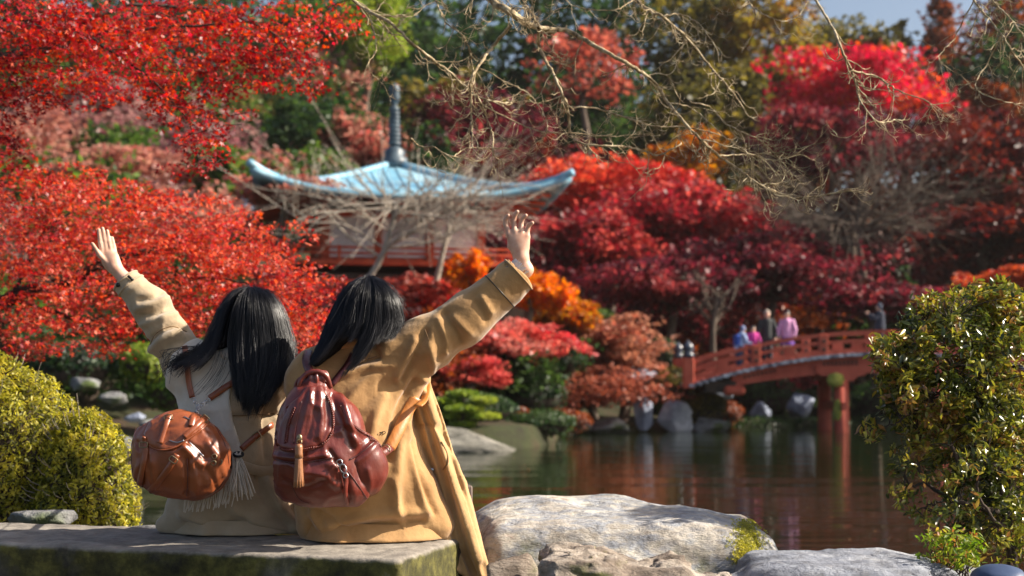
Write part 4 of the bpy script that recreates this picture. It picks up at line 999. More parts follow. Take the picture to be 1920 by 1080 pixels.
def sprig(P0, d, L, nl, leaf, r, droop=0):
    """short curved twig with leaves at its end"""
    p = [P0, P0 + d * L * .5 + np.array([0, 0, .1 * L]), P0 + d * L + np.array([0, 0, -.05 * L + droop])]
    return p
az = thing('azalea_bush', (2.02, 5.65, 0), 'tall azalea bush with gnarled stems and glossy leaves at the right edge', 'shrub')
DA = 5.6; r = np.random.default_rng(12)
def A(x, y, d=0.): return at(x, y, DA + d)
stems = [([(1905, 1120, 0), (1895, 1020, -.02), (1880, 930, 0), (1865, 860, .02), (1850, 790, 0), (1840, 720, .05), (1830, 640, 0)], .022, .006),
         ([(1890, 980, 0), (1895, 880, .08), (1900, 780, .1), (1890, 680, .1), (1880, 600, .1)], .018, .005),
         ([(1880, 960, 0), (1830, 950, -.1), (1780, 935, -.12), (1740, 905, -.1), (1720, 860, -.08), (1735, 800, -.05)], .012, .004),
         ([(1865, 870, 0), (1830, 880, -.1), (1790, 850, -.15), (1770, 800, -.15), (1740, 740, -.15), (1700, 690, -.12)], .011, .003),
         ([(1855, 820, 0), (1820, 780, .05), (1780, 740, .05), (1740, 680, .05), (1710, 620, .05)], .010, .003),
         ([(1850, 790, 0), (1800, 720, -.1), (1770, 650, -.15), (1780, 590, -.15)], .009, .003),
         ([(1740, 905, -.1), (1710, 910, -.12), (1695, 890, -.12), (1700, 930, -.15)], .006, .002),
         ([(1780, 935, -.12), (1745, 945, -.16), (1715, 960, -.18)], .006, .002),
         ([(1740, 760, -.1), (1700, 780, -.12), (1670, 800, -.12), (1630, 808, -.12)], .005, .002),
         ([(1895, 1010, 0), (1870, 980, -.15), (1840, 940, -.2), (1835, 900, -.2), (1850, 860, -.2)], .010, .003)]
L = []; ends = []
for pts, r0, r1 in stems:
    P = smoothpath([A(*p) for p in pts], 22); P[1:-1] += r.normal(0, .004, (20, 3)); L.append(tube(P, np.linspace(r0, r1, 22), 7, False))
    for k_ in range(8, 22, 2): ends.append(P[k_])
part('stem', join(L), M['bark'], az)
blobs = [(1760, 600, 70, 45, .10), (1840, 575, 80, 45, .10), (1900, 590, 60, 60, 0), (1700, 650, 50, 45, 0), (1790, 660, 90, 60, -.1), (1880, 680, 80, 70, -.05), (1690, 715, 45, 40, -.05),
         (1760, 740, 80, 50, -.1), (1850, 760, 80, 60, -.05), (1910, 790, 40, 80, .1), (1720, 790, 45, 35, 0), (1790, 810, 60, 40, -.05), (1690, 670, 40, 30, .1), (1625, 808, 26, 14, -.12),
         (1700, 925, 26, 26, -.15), (1735, 965, 30, 20, -.15), (1760, 880, 40, 30, 0), (1840, 860, 50, 30, -.15), (1890, 900, 40, 60, .15), (1900, 1010, 36, 50, .1), (1665, 660, 30, 40, 0), (1680, 740, 40, 40, .05), (1700, 860, 36, 30, 0), (1760, 830, 60, 36, .05), (1810, 910, 60, 36, .05), (1850, 960, 60, 40, .1), (1790, 960, 40, 26, 0), (1890, 850, 50, 50, 0), (1880, 960, 50, 60, .05), (1830, 1010, 50, 40, .1), (1740, 560, 26, 14, 0), (1860, 545, 40, 18, 0), (1680, 690, 34, 24, -.1)]
P = []; tw = []
for x, y, rx, ry, dd in blobs:
    w_ = rx * ry * (1 if y < 840 else .75); K = int(w_ / 48)
    for _ in range(K):
        a = r.uniform(0, 2 * PI); q = r.uniform(0, 1) ** .5
        c = A(x + math.cos(a) * rx * q, y + math.sin(a) * ry * q, dd + r.normal(0, .11)); n_ = r.integers(9, 16)
        v = r.normal(size=(n_, 3)); v /= np.linalg.norm(v, axis=1, keepdims=True); P.append(c + v * r.uniform(.012, .035, (n_, 1)))
        e = ends[int(np.argmin([np.linalg.norm(c - q_) for q_ in ends]))]
        if r.uniform() < .55: tw.append(limb(c + (e - c) * min(1, .22 / max(np.linalg.norm(e - c), .01)), c, .0028, .0012, .12, 5, 4))
P = np.concatenate(P)
part('twigs', join(tw), M['bark'], az)
cl = mixcol([(.035, .05, .008), (.09, .11, .015), (.20, .21, .025), (.38, .34, .04), (.22, .11, .03)], len(P), r, P, 9, 4, .3)
part('foliage', leaves(P, .0165, cl, 'oval', .35, None, 6), M['leaf_glossy'], az, smooth=False)
# small bright plant in front of the azalea
t = thing('small_azalea', at(1785, 1095, 4.9), 'small bright green shoot plant growing beside the blue grey rock', 'plant')
P = []; L = []
for i in range(46):
    a = at(1785 + r.normal(0, 18), 1110, 4.9 + r.normal(0, .05)); e = at(1785 + r.normal(0, 30), r.uniform(1000, 1070), 4.9 + r.normal(0, .08)); L.append(limb(a, e, .003, .0012, .1, 6, 4))
    n_ = 16; v = r.normal(size=(n_, 3)); v /= np.linalg.norm(v, axis=1, keepdims=True); P.append(e + v * r.uniform(.008, .04, (n_, 1)))
P = np.concatenate(P); part('stem', join(L), M['bark'], t)
part('foliage', leaves(P, .013, mixcol([(.08, .14, .01), (.20, .28, .02), (.30, .32, .04), (.25, .10, .03)], len(P), r, P, 8, 4), 'oval', .4, None, 6), M['leaf_near'], t, smooth=False)

# ------------------------------------------------------------ near red maples at the left
def bough_leaves(blobs, dens, leaf, seed, spread=.10):
    r = np.random.default_rng(seed); P = []; S = []
    for x, y, rx, ry, D, k in blobs:
        n_ = int(rx * ry * dens * k)
        for _ in range(n_):
            a = r.uniform(0, 2 * PI); q = r.uniform(0, 1) ** .5
            c = at(x + math.cos(a) * rx * q, y + math.sin(a) * ry * q, D + r.normal(0, .30)); nl = r.integers(10, 20)
            ang = r.uniform(0, 2 * PI); d = np.array([math.cos(ang), math.sin(ang), -.25]); sd = np.array([-d[1], d[0], 0])
            s = r.uniform(-1, 1, nl); w = r.normal(0, .35, nl); pt = c + spread * (s[:, None] * d + w[:, None] * sd) ; pt[:, 2] -= .25 * spread * np.abs(s) - r.normal(0, .012, nl)
            P.append(pt); S.append((c, d * spread))
    return np.concatenate(P), S
def near_maple(label, base, blobs, boughs, dens, leaf, seed, pal, loc):
    r = np.random.default_rng(seed); t = thing('red_maple', loc, label, 'tree')
    L = []
    for pts, r0, r1 in boughs:
        P = smoothpath(np.array([p if len(p) == 3 and p[1] < 30 and p[0] < 30 else at(*p) for p in pts]), 26); P[2:-1] += r.normal(0, .006, (23, 3)); L.append(tube(P, np.linspace(r0, r1, 26), 7, False))
    part('trunk', join(L), M['bark'], t)
    P, S = bough_leaves(blobs, dens, leaf, seed); allp = np.concatenate([l[0] for l in L]); T = []
    for i in range(0, len(S), 3):
        c, d = S[i]; T.append(tube(np.array([c - d, c + [0, 0, .012], c + d + [0, 0, -.02]]), [.0028, .002, .001], 4, False))
    part('twigs', join(T), M['bark'], t)
    cl = mixcol(pal, len(P), r, P, 2.6, seed, .35)
    part('crown', leaves(P, leaf, cl, 'star', .45, None, seed), M['leaf_near'], t, smooth=False)
    return len(P)
PB = [(.28, .015, .02), (.46, .03, .03), (.60, .06, .03), (.64, .12, .05), (.62, .19, .13), (.60, .09, .02), (.50, .05, .06)]  # pink tones put the glossy leaf highlights into the colour
n1_ = near_maple('red maple bough hanging across the top left of the view', None,
    [(60, 40, 120, 60, 7.6, 1), (200, 50, 130, 60, 7.8, 1), (340, 60, 130, 65, 8.0, 1), (470, 60, 110, 60, 8.2, 1), (540, 120, 60, 60, 8.2, 1), (575, 40, 70, 45, 8.3, .7), (640, 40, 40, 40, 8.3, .4),
     (100, 130, 130, 60, 7.8, .9), (240, 140, 120, 50, 7.8, .9), (370, 150, 80, 50, 8, .9), (440, 130, 70, 45, 8, .9), (330, 200, 60, 35, 7.8, .7), (375, 235, 48, 40, 7.8, .9), (385, 285, 34, 34, 7.8, .9),
     (110, 185, 90, 22, 7.9, .5), (20, 260, 42, 55, 8.2, 1.1), (20, 160, 60, 50, 7.8, .8), (345, 320, 26, 20, 7.8, .6), (590, 160, 22, 22, 8.2, .9), (430, 205, 40, 20, 7.9, .5)],
    [([(-4.6, 8.2, .0), (-4.5, 8.2, 1.6), (-4.0, 8.1, 2.5), (-60, 130, 7.8), (60, 90, 7.8), (130, 50, 7.8), (240, 8, 7.9)], .13, .012), ([(-60, 130, 7.8), (0, 112, 7.8), (90, 92, 7.8), (190, 60, 7.9), (330, 50, 8.0), (470, 40, 8.1)], .02, .005),
     ([(0, 50, 7.7), (40, 80, 7.8), (36, 105, 7.8), (0, 118, 7.8)], .010, .006), ([(130, 50, 7.8), (230, 110, 7.8), (290, 155, 7.8), (340, 210, 7.8), (365, 260, 7.8), (370, 320, 7.8)], .010, .003),
     ([(240, 8, 7.9), (400, 20, 8.1), (520, 70, 8.2), (585, 160, 8.2)], .011, .003), ([(0, 38, 7.7), (80, 36, 7.7), (180, 20, 7.8)], .009, .005)],
    0.0135, .0195, 5, [(.16, .008, .012), (.34, .012, .018), (.52, .03, .02), (.60, .10, .03), (.50, .03, .05)], (-4.6, 8.2, 0))
n2_ = near_maple('spreading bright red maple behind the left woman and her raised hand', None,
    [(60, 370, 110, 50, 9.2, 1), (200, 380, 120, 50, 9.4, 1.1), (330, 410, 120, 55, 9.5, 1.1), (430, 450, 90, 60, 9.5, 1.1), (60, 450, 110, 60, 9.0, 1.1), (190, 470, 120, 60, 9.2, 1.2), (330, 500, 120, 60, 9.3, 1.2),
     (470, 530, 90, 60, 9.4, 1.2), (550, 570, 70, 50, 9.5, 1.1), (60, 540, 100, 50, 8.8, 1), (180, 570, 100, 50, 9, 1), (300, 590, 100, 45, 9.2, 1), (60, 620, 90, 40, 8.8, .9), (195, 635, 45, 34, 8.8, .9), (570, 430, 30, 22, 9.6, .6),
     (540, 640, 60, 40, 9.6, .9), (420, 590, 90, 45, 9.5, 1), (120, 330, 90, 26, 9.4, .7), (600, 520, 40, 30, 9.6, .8), (590, 610, 40, 40, 9.6, .8), (20, 665, 50, 20, 8.8, .5), (520, 480, 50, 30, 9.6, .7)],
    [([(-4.9, 9.9, 0), (-4.6, 9.8, .7), (-100, 620, 9.4), (20, 560, 9.2), (140, 520, 9.2), (260, 470, 9.3), (380, 465, 9.4)], .12, .01), ([(20, 560, 9.2), (160, 600, 9.0), (260, 590, 9.1), (370, 590, 9.4), (480, 560, 9.5)], .018, .004),
     ([(140, 520, 9.2), (250, 530, 9.3), (400, 520, 9.4), (560, 560, 9.5)], .012, .004), ([(20, 560, 9.2), (90, 430, 9.2), (200, 370, 9.3)], .014, .004), ([(160, 600, 9.0), (200, 640, 8.9), (215, 660, 8.8)], .008, .003)],
    .0185, .0200, 9, PB, (-4.9, 9.9, 0))
print('near maple leaves', n1_, n2_)

# ------------------------------------------------------------ overhanging bare branches
TR = [
 (.013, .006, 6.7, [(600, -90), (662, 0), (729, 41), (770, 80), (836, 130), (870, 159), (895, 181), (929, 191), (958, 193)]),
 (.024, .020, 6.4, [(760, -160), (870, -60), (921, 0), (958, 22), (981, 41), (1010, 52)]),
 (.014, .004, 6.4, [(1010, 52), (1066, 59), (1121, 89), (1173, 117), (1225, 152), (1250, 190), (1278, 224), (1313, 261), (1348, 292), (1387, 319), (1418, 342), (1449, 356), (1480, 367), (1511, 370), (1590, 358)]),
 (.011, .004, 6.4, [(958, 48), (925, 85), (899, 122), (884, 148), (882, 185), (884, 222), (886, 274)]),
 (.011, .004, 6.4, [(1010, 52), (1012, 89), (1033, 130), (1055, 178), (1066, 215), (1071, 255), (1103, 272), (1158, 274), (1199, 280), (1232, 292), (1255, 281), (1277, 270)]),
 (.006, .003, 6.5, [(1062, 200), (1121, 204), (1177, 222), (1232, 237), (1280, 237), (1340, 250)]),
 (.013, .006, 6.9, [(1100, -90), (1195, 0), (1223, 23), (1243, 31), (1286, 70), (1328, 121), (1356, 152), (1388, 194)]),
 (.010, .004, 6.1, [(1500, -80), (1531, 0), (1562, 54), (1581, 101), (1597, 132), (1608, 171), (1618, 198), (1647, 229), (1680, 224)]),
 (.006, .0025, 6.1, [(1597, 132), (1647, 146), (1686, 171), (1744, 194), (1741, 218)]),
 (.008, .004, 6.3, [(1780, -90), (1826, 0), (1869, 54), (1896, 93), (1925, 135), (1960, 190)]),
 (.006, .004, 6.3, [(1830, -60), (1861, 0), (1892, 31), (1925, 75)]),
 (.006, .003, 6.5, [(1380, -70), (1402, 0), (1426, 23), (1464, 39), (1495, 31), (1511, 8)]),
 (.006, .004, 6.6, [(800, -60), (818, 0), (836, 41), (870, 70), (884, 111), (888, 140)]),
 (.006, .004, 6.4, [(960, -50), (981, 0), (995, 22), (1010, 48)]),
 (.005, .003, 6.7, [(1030, -40), (1066, 4), (1103, 17), (1158, 17), (1200, -10)]),
 (.005, .003, 6.3, [(770, 259), (788, 274), (818, 278), (847, 294), (877, 278), (958, 278)]),
 (.006, .003, 6.4, [(895, 181), (914, 222), (925, 259), (925, 289), (940, 302)]),
 (.005, .0025, 6.5, [(1293, 190), (1332, 202), (1363, 233), (1414, 257), (1437, 272), (1480, 320)]),
 (.005, .0025, 6.5, [(900, 195), (960, 225), (1010, 245), (1080, 250), (1140, 255), (1200, 252)]),
 (.005, .0025, 6.5, [(940, 150), (990, 175), (1020, 215), (1025, 250), (1000, 272)]),
 (.004, .0025, 6.5, [(1244, 31), (1275, 27), (1311, 45), (1344, 92)]),
 (.004, .0025, 6.5, [(1250, 190), (1300, 205), (1340, 240), (1400, 285), (1450, 300), (1500, 290)]),
 (.004, .0025, 6.5, [(640, -20), (690, 30), (706, 90), (690, 125), (720, 160)]),
 (.005, .0025, 6.6, [(1348, 292), (1400, 290), (1460, 285), (1510, 275)]),
 (.004, .002, 6.3, [(1826, 0), (1790, 70), (1760, 110), (1800, 140)]),
 (.004, .002, 6.3, [(1880, 60), (1850, 120), (1830, 165), (1880, 190), (1920, 195)]),
]
bt = thing('bare_tree', (3.6, 6.5, 0), 'leafless tree whose lichen covered twigs, coloured as if golden-lit, hang across the top of the view', 'tree')
r = np.random.default_rng(77); TW = []
top = np.array([3.6, 6.5, 3.4]); P = smoothpath(np.array([(3.6, 6.5, -.1), (3.65, 6.5, 1.2), (3.5, 6.55, 2.4), top]), 20)
part('trunk', tube(P, np.linspace(.17, .11, 20), 12), M['bark_pale'], bt)
LB = [smoothpath(np.array([top, (2.3, 6.5, 3.7), (1.0, 6.55, 3.55), (-.2, 6.6, 3.3), (-1.3, 6.7, 2.95)]), 30)]
part('limb', tube(LB[0], np.linspace(.09, .018, 30), 10), M['twig'], bt)
def hook(P0, d, L, r0, depth=0):
    """a drooping twig that curls up at its tip"""
    n_ = 12; p = np.array(P0, float); pts = [p.copy()]; d = d / np.linalg.norm(d); c = r.uniform(.06, .18)
    dn = r.uniform(.05, .25); side = r.normal(0, .07)
    for i in range(n_):
        if i < n_ * .45: d = d + np.array([side * .5, 0, -dn * .5])
        else: d = d + np.array([0, r.normal(0, .03), c * 2.1])
        d = d + r.normal(0, .10, 3); d /= np.linalg.norm(d); p = p + d * L / n_; pts.append(p.copy())
    pts = np.array(pts); TW.append(tube(pts, np.linspace(r0, r0 * .4, len(pts)), 5, False))
    if depth < 2 and L > .07:
        for k_ in r.integers(3, n_, r.integers(1, 4)):
            hook(pts[k_], (pts[min(k_ + 1, n_)] - pts[k_]) * 3 + np.array([r.normal(0, .03), r.normal(0, .02), r.normal(-.005, .02)]), L * r.uniform(.35, .6), r0 * .7, depth + 1)
for r0, r1, D, pts in TR:
    P = smoothpath(np.array([at(x, y, D + .12 * math.sin(i * 1.7)) for i, (x, y) in enumerate(pts)]), len(pts) * 6); P[1:-1] += r.normal(0, .0018, (len(P) - 2, 3))
    if pts[0][1] < -30:
        e = LB[0][int(np.argmin(np.abs(LB[0][:, 0] - P[0][0] - .2)))]; P = np.concatenate([smoothpath(np.array([e, (e + P[0]) / 2 + [0, 0, .03], P[0]]), 8)[:-1], P])
    rad = .9 * np.linspace(r0, r1, len(P)) * .85 * (1 + .12 * r.normal(size=len(P)).clip(-1, 1))
    part('branch', tube(P, rad, 8, False), M['twig'], bt)
    vis = [i for i in range(2, len(P) - 1) if -60 < topix(P[i])[1]]
    if not vis: continue
    Lp = np.linalg.norm(P[vis[-1]] - P[vis[0]])
    for _ in range(int(Lp * 28) + 5):
        i = vis[min(int(len(vis) * r.uniform(.05, 1) ** .75), len(vis) - 1)]; d = P[min(i + 1, len(P) - 1)] - P[i]; d /= max(np.linalg.norm(d), 1e-6)
        d = d * .7 + np.array([r.normal(0, .6), r.normal(0, .35), r.normal(-.15, .5)]); hook(P[i], d, r.uniform(.07, .24), min(rad[i] * .6, .0034))
    hook(P[-1], P[-1] - P[-3], .12, r1 * .8)
part('twigs', join(TW), M['twig'], bt)
print('twig quads', sum(len(t_[1]) for t_ in TW))

# leafless grey trees in the background
def bare(label, base, crown, D, spread, n, rad, seed, mat='bark_pale', forks=None):
    r = np.random.default_rng(seed); C = at(crown[0], crown[1], D); s = D / FPX; g = at(base[0], base[1], D)
    t = thing('bare_tree', g, label, 'tree'); L = []; T = []
    tr = smoothpath(np.array([g, g * .5 + C * .5 + [r.normal(0, .1), 0, 0], C]), 12); L.append(tube(tr, np.linspace(rad, rad * .6, 12), 8, False))
    for i in range(n):
        a = tr[r.integers(5, 12)]; ang = r.uniform(0, 2 * PI); q = r.uniform(.5, 1)
        e = C + np.array([math.cos(ang) * spread[0] * s * q, r.normal(0, .45) * spread[0] * s * .5, (math.sin(ang) * .8 + .2) * spread[1] * s * q])
        P = smoothpath(np.array([a, a + (e - a) * .35 + r.normal(0, .12, 3), a + (e - a) * .7 + r.normal(0, .12, 3), e]), 14)
        L.append(tube(P, np.linspace(rad * .4, .012, 14), 5, False))
        for k_ in range(9):
            j = r.integers(3, 14); d = (e - a) / np.linalg.norm(e - a) + r.normal(0, .65, 3); l = r.uniform(.3, 1.0) * spread[0] * s * .32
            Q = smoothpath(np.array([P[j], P[j] + d * l * .5 + r.normal(0, .04, 3), P[j] + d * l]), 6); T.append(tube(Q, np.linspace(.015, .006, 6), 4, False))
            for _ in range(3):
                d2 = d + r.normal(0, .6, 3); k2 = Q[r.integers(2, 6)]; T.append(tube(np.array([k2, k2 + d2 * l * .25 + [0, 0, .02], k2 + d2 * l * .5]), [.009, .006, .004], 3, False))
    part('trunk', join(L), M[mat], t); part('twigs', join(T), M[mat], t)
bare('leafless grey tree in front of the pagoda', (668, 560), (745, 380), 38.5, (250, 60), 22, .10, 3)
bare('second leafless tree in front of the pagoda wall, right of the first', (815, 540), (850, 390), 39.2, (110, 60), 14, .09, 7)
bare('leafless grey tree among the dark red maples at the right', (1620, 520), (1610, 390), 49, (200, 125), 40, .12, 5, 'bark_mid')
bare('maple with bare forks behind the left end of the bridge, shade put into its bark', (1338, 690), (1345, 560), 44, (70, 60), 9, .11, 9, 'bark_mid')  # darker bark stands in for the shade under the maple
# ------------------------------------------------------------ the two women
def wool(name, a, b_, bs=.35):
    m, nt, b = newmat(name); n = tex(nt, 7, 5, .6); nt.links.new(ramp(nt, n.outputs[0], c2(a, b_)), b.inputs['Base Color'])
    b.inputs['Roughness'].default_value = .85; b.inputs['Sheen Weight'].default_value = .35; b.inputs['Sheen Roughness'].default_value = .5
    b.inputs['Specular IOR Level'].default_value = .2
    n2 = tex(nt, 380, 3, .6); q = bump(nt, b, n2.outputs[0], bs, .002); n3 = tex(nt, 16, 4, .5); bump(nt, b, n3.outputs[0], .35, .02, q); return m
M['camel'] = wool('camel_wool', (.34, .185, .07), (.47, .275, .115))
M['camel_lighter'] = wool('camel_lighter_wool', (.44, .265, .115), (.52, .325, .15))  # lighter copy of the camel wool for the coat tail and cuff edge
M['beige'] = wool('beige_gabardine', (.38, .285, .18), (.46, .35, .23), .2)
M['scarf'] = wool('grey_white_scarf', (.56, .49, .41), (.68, .61, .52), .6)
M['seam'] = wool('dark_seam', (.16, .085, .03), (.2, .11, .04))  # dark brown for the seam lines and pocket slit
M['trousers'] = wool('navy_trousers', (.02, .022, .035), (.03, .032, .05))
M['lace'] = surfmat('white_lace', c2((.70, .70, .74), (.80, .80, .82)), 60, .8, .8, 200, .003)
def leather(name, a, b_, rough=.36):
    m, nt, b = newmat(name); n = tex(nt, 8, 6, .6); nt.links.new(ramp(nt, n.outputs[0], [(.3, a), (.7, b_)]), b.inputs['Base Color'])
    b.inputs['Roughness'].default_value = rough; b.inputs['Specular IOR Level'].default_value = .55
    b.inputs['Coat Weight'].default_value = .25; b.inputs['Coat Roughness'].default_value = .25
    n2 = tex(nt, 260, 3, .5); q = bump(nt, b, n2.outputs[0], .25, .0012)
    n3 = tex(nt, 26, 5, .55, (1, 1, .6)); bump(nt, b, n3.outputs[0], .5, .007, q); return m
M['tan'] = leather('tan_leather', (.21, .052, .018), (.34, .09, .028))
M['wine'] = leather('wine_brown_leather', (.10, .016, .011), (.20, .033, .02), .34)
M['wine_dark'] = leather('dark_wine_leather', (.06, .012, .012), (.10, .02, .018), .35)
M['orange_strap'] = leather('orange_tan_strap', (.46, .16, .03), (.56, .22, .045), .45)
m, nt, b = newmat('hair'); b.inputs['Base Color'].default_value = (.006, .006, .010, 1); b.inputs['Roughness'].default_value = .38; b.inputs['Specular IOR Level'].default_value = .5; M['hair'] = m
M['hair_base'] = surfmat('hair_underlayer', c2((.003, .003, .005), (.007, .006, .008)), 30, .6, .3, 90, .003, (1, 1, .1), spec=.2)
m, nt, b = newmat('steel'); b.inputs['Base Color'].default_value = (.5, .5, .52, 1); b.inputs['Metallic'].default_value = 1; b.inputs['Roughness'].default_value = .3; M['steel'] = m
m, nt, b = newmat('antique_brass'); b.inputs['Base Color'].default_value = (.32, .25, .15, 1); b.inputs['Metallic'].default_value = .9; b.inputs['Roughness'].default_value = .4; M['brass'] = m
M['black'] = surfmat('black_plastic', c2((.01, .01, .01), (.02, .02, .02)), 8, .35, .1, 80, .001)
M['tassel'] = leather('tassel_leather', (.24, .09, .035), (.36, .16, .07), .45)

def relax_line(P, k=3):
    for _ in range(k): P[1:-1] = .5 * P[1:-1] + .25 * (P[:-2] + P[2:])
    return P
def hair_mesh(guides, head_c, n, seed, rad=.0011, jit=.010, seg=20, layers=3, dens=None, gaps=()):
    """strands between neighbouring guide curves (px, py, metres in front of/behind the person plane)"""
    r = np.random.default_rng(seed); G = np.array([smoothpath(np.array(g), 24) for g in guides]); out = []; CL = r.normal(0, 1, (64, 3)); CT = r.uniform(0, 1, 64)
    ks = np.linspace(0, 1, len(G)); uu = r.uniform(0, 1, n) if dens is None else np.interp(r.uniform(0, 1, n), [0, .14, 1], [0, dens, 1])
    for u in uu:
        k = min(int(u * (len(G) - 1)), len(G) - 2); t = u * (len(G) - 1) - k; t = t * t * (3 - 2 * t) * .5 + t * .5
        if k in gaps: t = t * .12 if t < .4 else 1 - (1 - t) * .12
        P = G[k] * (1 - t) + G[k + 1] * t; cid = int(u * 46 + r.normal(0, .35)) % 64; cut = 1 - .20 * CT[cid] * r.uniform(.5, 1); P = smoothpath(P[:max(4, int(24 * cut))], seg)
        s = np.linspace(0, 1, seg)[:, None]; lay = r.uniform(0, 1)
        P = P + (head_c - P) * (.10 * (1 - lay)) * (1 - s * .6)
        P = P * 1.0 + (P - head_c) * (.05 * r.normal() if r.uniform() < .12 else .012 * r.normal()) + CL[cid] * .0055 * s ** 1.2 + r.normal(0, jit * .6, 3) * s ** 1.5 + np.stack([np.sin(s[:, 0] * r.uniform(3, 9) + r.uniform(0, 6)) * .0035 * s[:, 0]] * 3, -1) * r.normal(0, 1, 3)
        out.append(tube(P, rad * np.linspace(1, .5, seg) * r.uniform(.7, 1.5), 3, False))
    for _ in range(90):            # loose flyaway hairs standing off the outline
        k = r.integers(0, len(G)); P = G[k].copy(); i0 = r.integers(0, 12); P = P[i0:i0 + r.integers(6, 12)]
        s = np.linspace(0, 1, len(P))[:, None]; P = P + (P - head_c) * s * r.uniform(.03, .22) + r.normal(0, .012, 3) * s ** 1.5; out.append(tube(smoothpath(P, 12), .0006, 3, False))
    return out, G

def sheetV(G, thick=.004):
    n, m_ = G.shape[:2]; V = G.reshape(-1, 3); F = []
    for i in range(n - 1):
        for j in range(m_ - 1): F.append([i * m_ + j, i * m_ + j + 1, (i + 1) * m_ + j + 1, (i + 1) * m_ + j])
    return V, F
def seamline(pix, f, parent, name, mat, r=.0018, lift=.0005, n=None):
    P, N = surf(f, smoothpath(np.array([(x, y, 0) for x, y in pix], float), n or len(pix) * 6)[:, :2], lift)
    P = relax_line(P); return part(name, tube(P, r, 5), mat, parent)
def onstrap(pix, f, parent, name, mat, w, t=.004, lift=.003, label=None):
    P, N = surf(f, smoothpath(np.array([(x, y, 0) for x, y in pix], float), max(10, len(pix) * 6))[:, :2], lift); P = relax_line(P, 6); N = relax_line(N, 6)
    return part(name, strap(P, N, w, t), mat, parent, label=label)

# ===== right woman, camel coat
D2 = 5.12; RS = D2 / 4.80
def R_(x, y, d=0.): return at(x, y, D2 + d * RS)
woman2 = thing('person', (R_(690, 990)[0], D2, .45), 'woman in a camel wool coat sitting on the bench with her right arm raised high', 'person')
def wrinkle(P, seed):
    W_ = P + .05 * np.stack([noise3(P, 5, seed), noise3(P, 5, seed + 1), noise3(P, 5, seed + 2)], -1)
    a = 1 - np.abs(noise3(W_ * np.array([1, 1, .55]), 9, seed + 3)) * 2.2; b_ = 1 - np.abs(noise3(W_ * np.array([.6, 1, 1.1]), 17, seed + 4)) * 2.2
    return .005 * noise3(P, 6, seed + 5) - .006 * np.clip(a, 0, 1) ** 2 - .0028 * np.clip(b_, 0, 1) ** 2
def an(P, D, s=1.4): Q = P.copy(); Q[:, 1] = D + (Q[:, 1] - D) * s; return Q
def hand2(P):
    d = rcone(P, R_(985, 506), R_(977, 486), .024, .023)
    for a in ((955, 440), (965, 434), (977, 436), (988, 444)): d = smin(d, rcone(P, R_(977, 484, .0), R_(*a), .022, .0118), .012)
    d = smin(d, ell(P, R_(973, 460), (.033, .015, .040)), .012)
    for pts in ([(955, 440, 0), (948, 421, .004), (948, 411, .0), (953, 404, -.008)], [(965, 434, 0), (963, 414, .006), (965, 404, .0), (970, 397, -.008)],
                [(977, 436, 0), (977, 418, .006), (980, 409, .0), (986, 404, -.008)], [(988, 444, 0), (989, 429, .004), (992, 422, .0), (998, 418, -.006)]):
        e = None
        for a, b_, ra, rb in zip(pts[:-1], pts[1:], (.0098, .0086, .0080), (.0086, .0080, .0068)):
            q = rcone(P, R_(*a), R_(*b_), ra, rb); e = q if e is None else smin(e, q, .003)
        d = smin(d, e, .005)
    th = smin(rcone(P, R_(972, 478, .012), R_(957, 462, .030), .014, .011), rcone(P, R_(957, 462, .030), R_(955, 446, .042), .0105, .0085), .004)
    return smin(d, th, .010)
def body2(P):
    d = hand2(P)
    d = smin(d, rcone(P, R_(985, 506), R_(865, 603), .024, .038), .02); d = smin(d, rcone(P, R_(865, 603), R_(765, 662), .038, .055), .03)
    Q = an(P, D2); t = smin(rcone(Q, R_(640, 715), R_(735, 705), .10, .09), rcone(Q, R_(665, 760), R_(680, 900), .12, .12), .08)
    d = smin(d, t, .06); d = smin(d, rcone(P, R_(660, 680, .02), R_(682, 620, .03), .055, .05), .03)
    d = smin(d, ell(P, R_(692, 588, .03), (.078, .095, .112)), .03)
    d = smin(d, rcone(P, R_(585, 700), R_(570, 820, .06), .06, .045), .04); d = smin(d, rcone(P, R_(570, 820, .06), R_(600, 860, .28), .04, .03), .02)
    for x in (650, 730):
        d = smin(d, rcone(P, R_(x, 945, .08), R_(x, 945, .50), .07, .06), .05); k_ = R_(x, 945, .50); f_ = k_.copy(); f_[2] = .07; f_[1] += .05
        d = smin(d, rcone(P, k_, f_, .06, .04), .03); d = smin(d, rcone(P, f_, f_ + [0, .14, -.025], .04, .032), .03)
    # nose and chin on the far side, towards the pond
    d = smin(d, rcone(P, R_(694, 586, .12), R_(694, 598, .142), .012, .014), .012); d = smin(d, ell(P, R_(694, 618, .10), (.03, .03, .022)), .03)
    return smax(d, .455 - P[:, 2], .01) if False else d
ax = [axis(-1.0, .25, .016, (-.032, .09), .0036), axis(4.75, 6.0, .016, (5.04, 5.20), .0036), axis(-.02, 1.66, .016, (float(R_(0, 512)[2]), float(R_(0, 388)[2])), .0034)]
V, F = snet(body2, None, None, 0, ax); part('body', (relax(V, F, 1, .3), F), M['skin'], woman2)
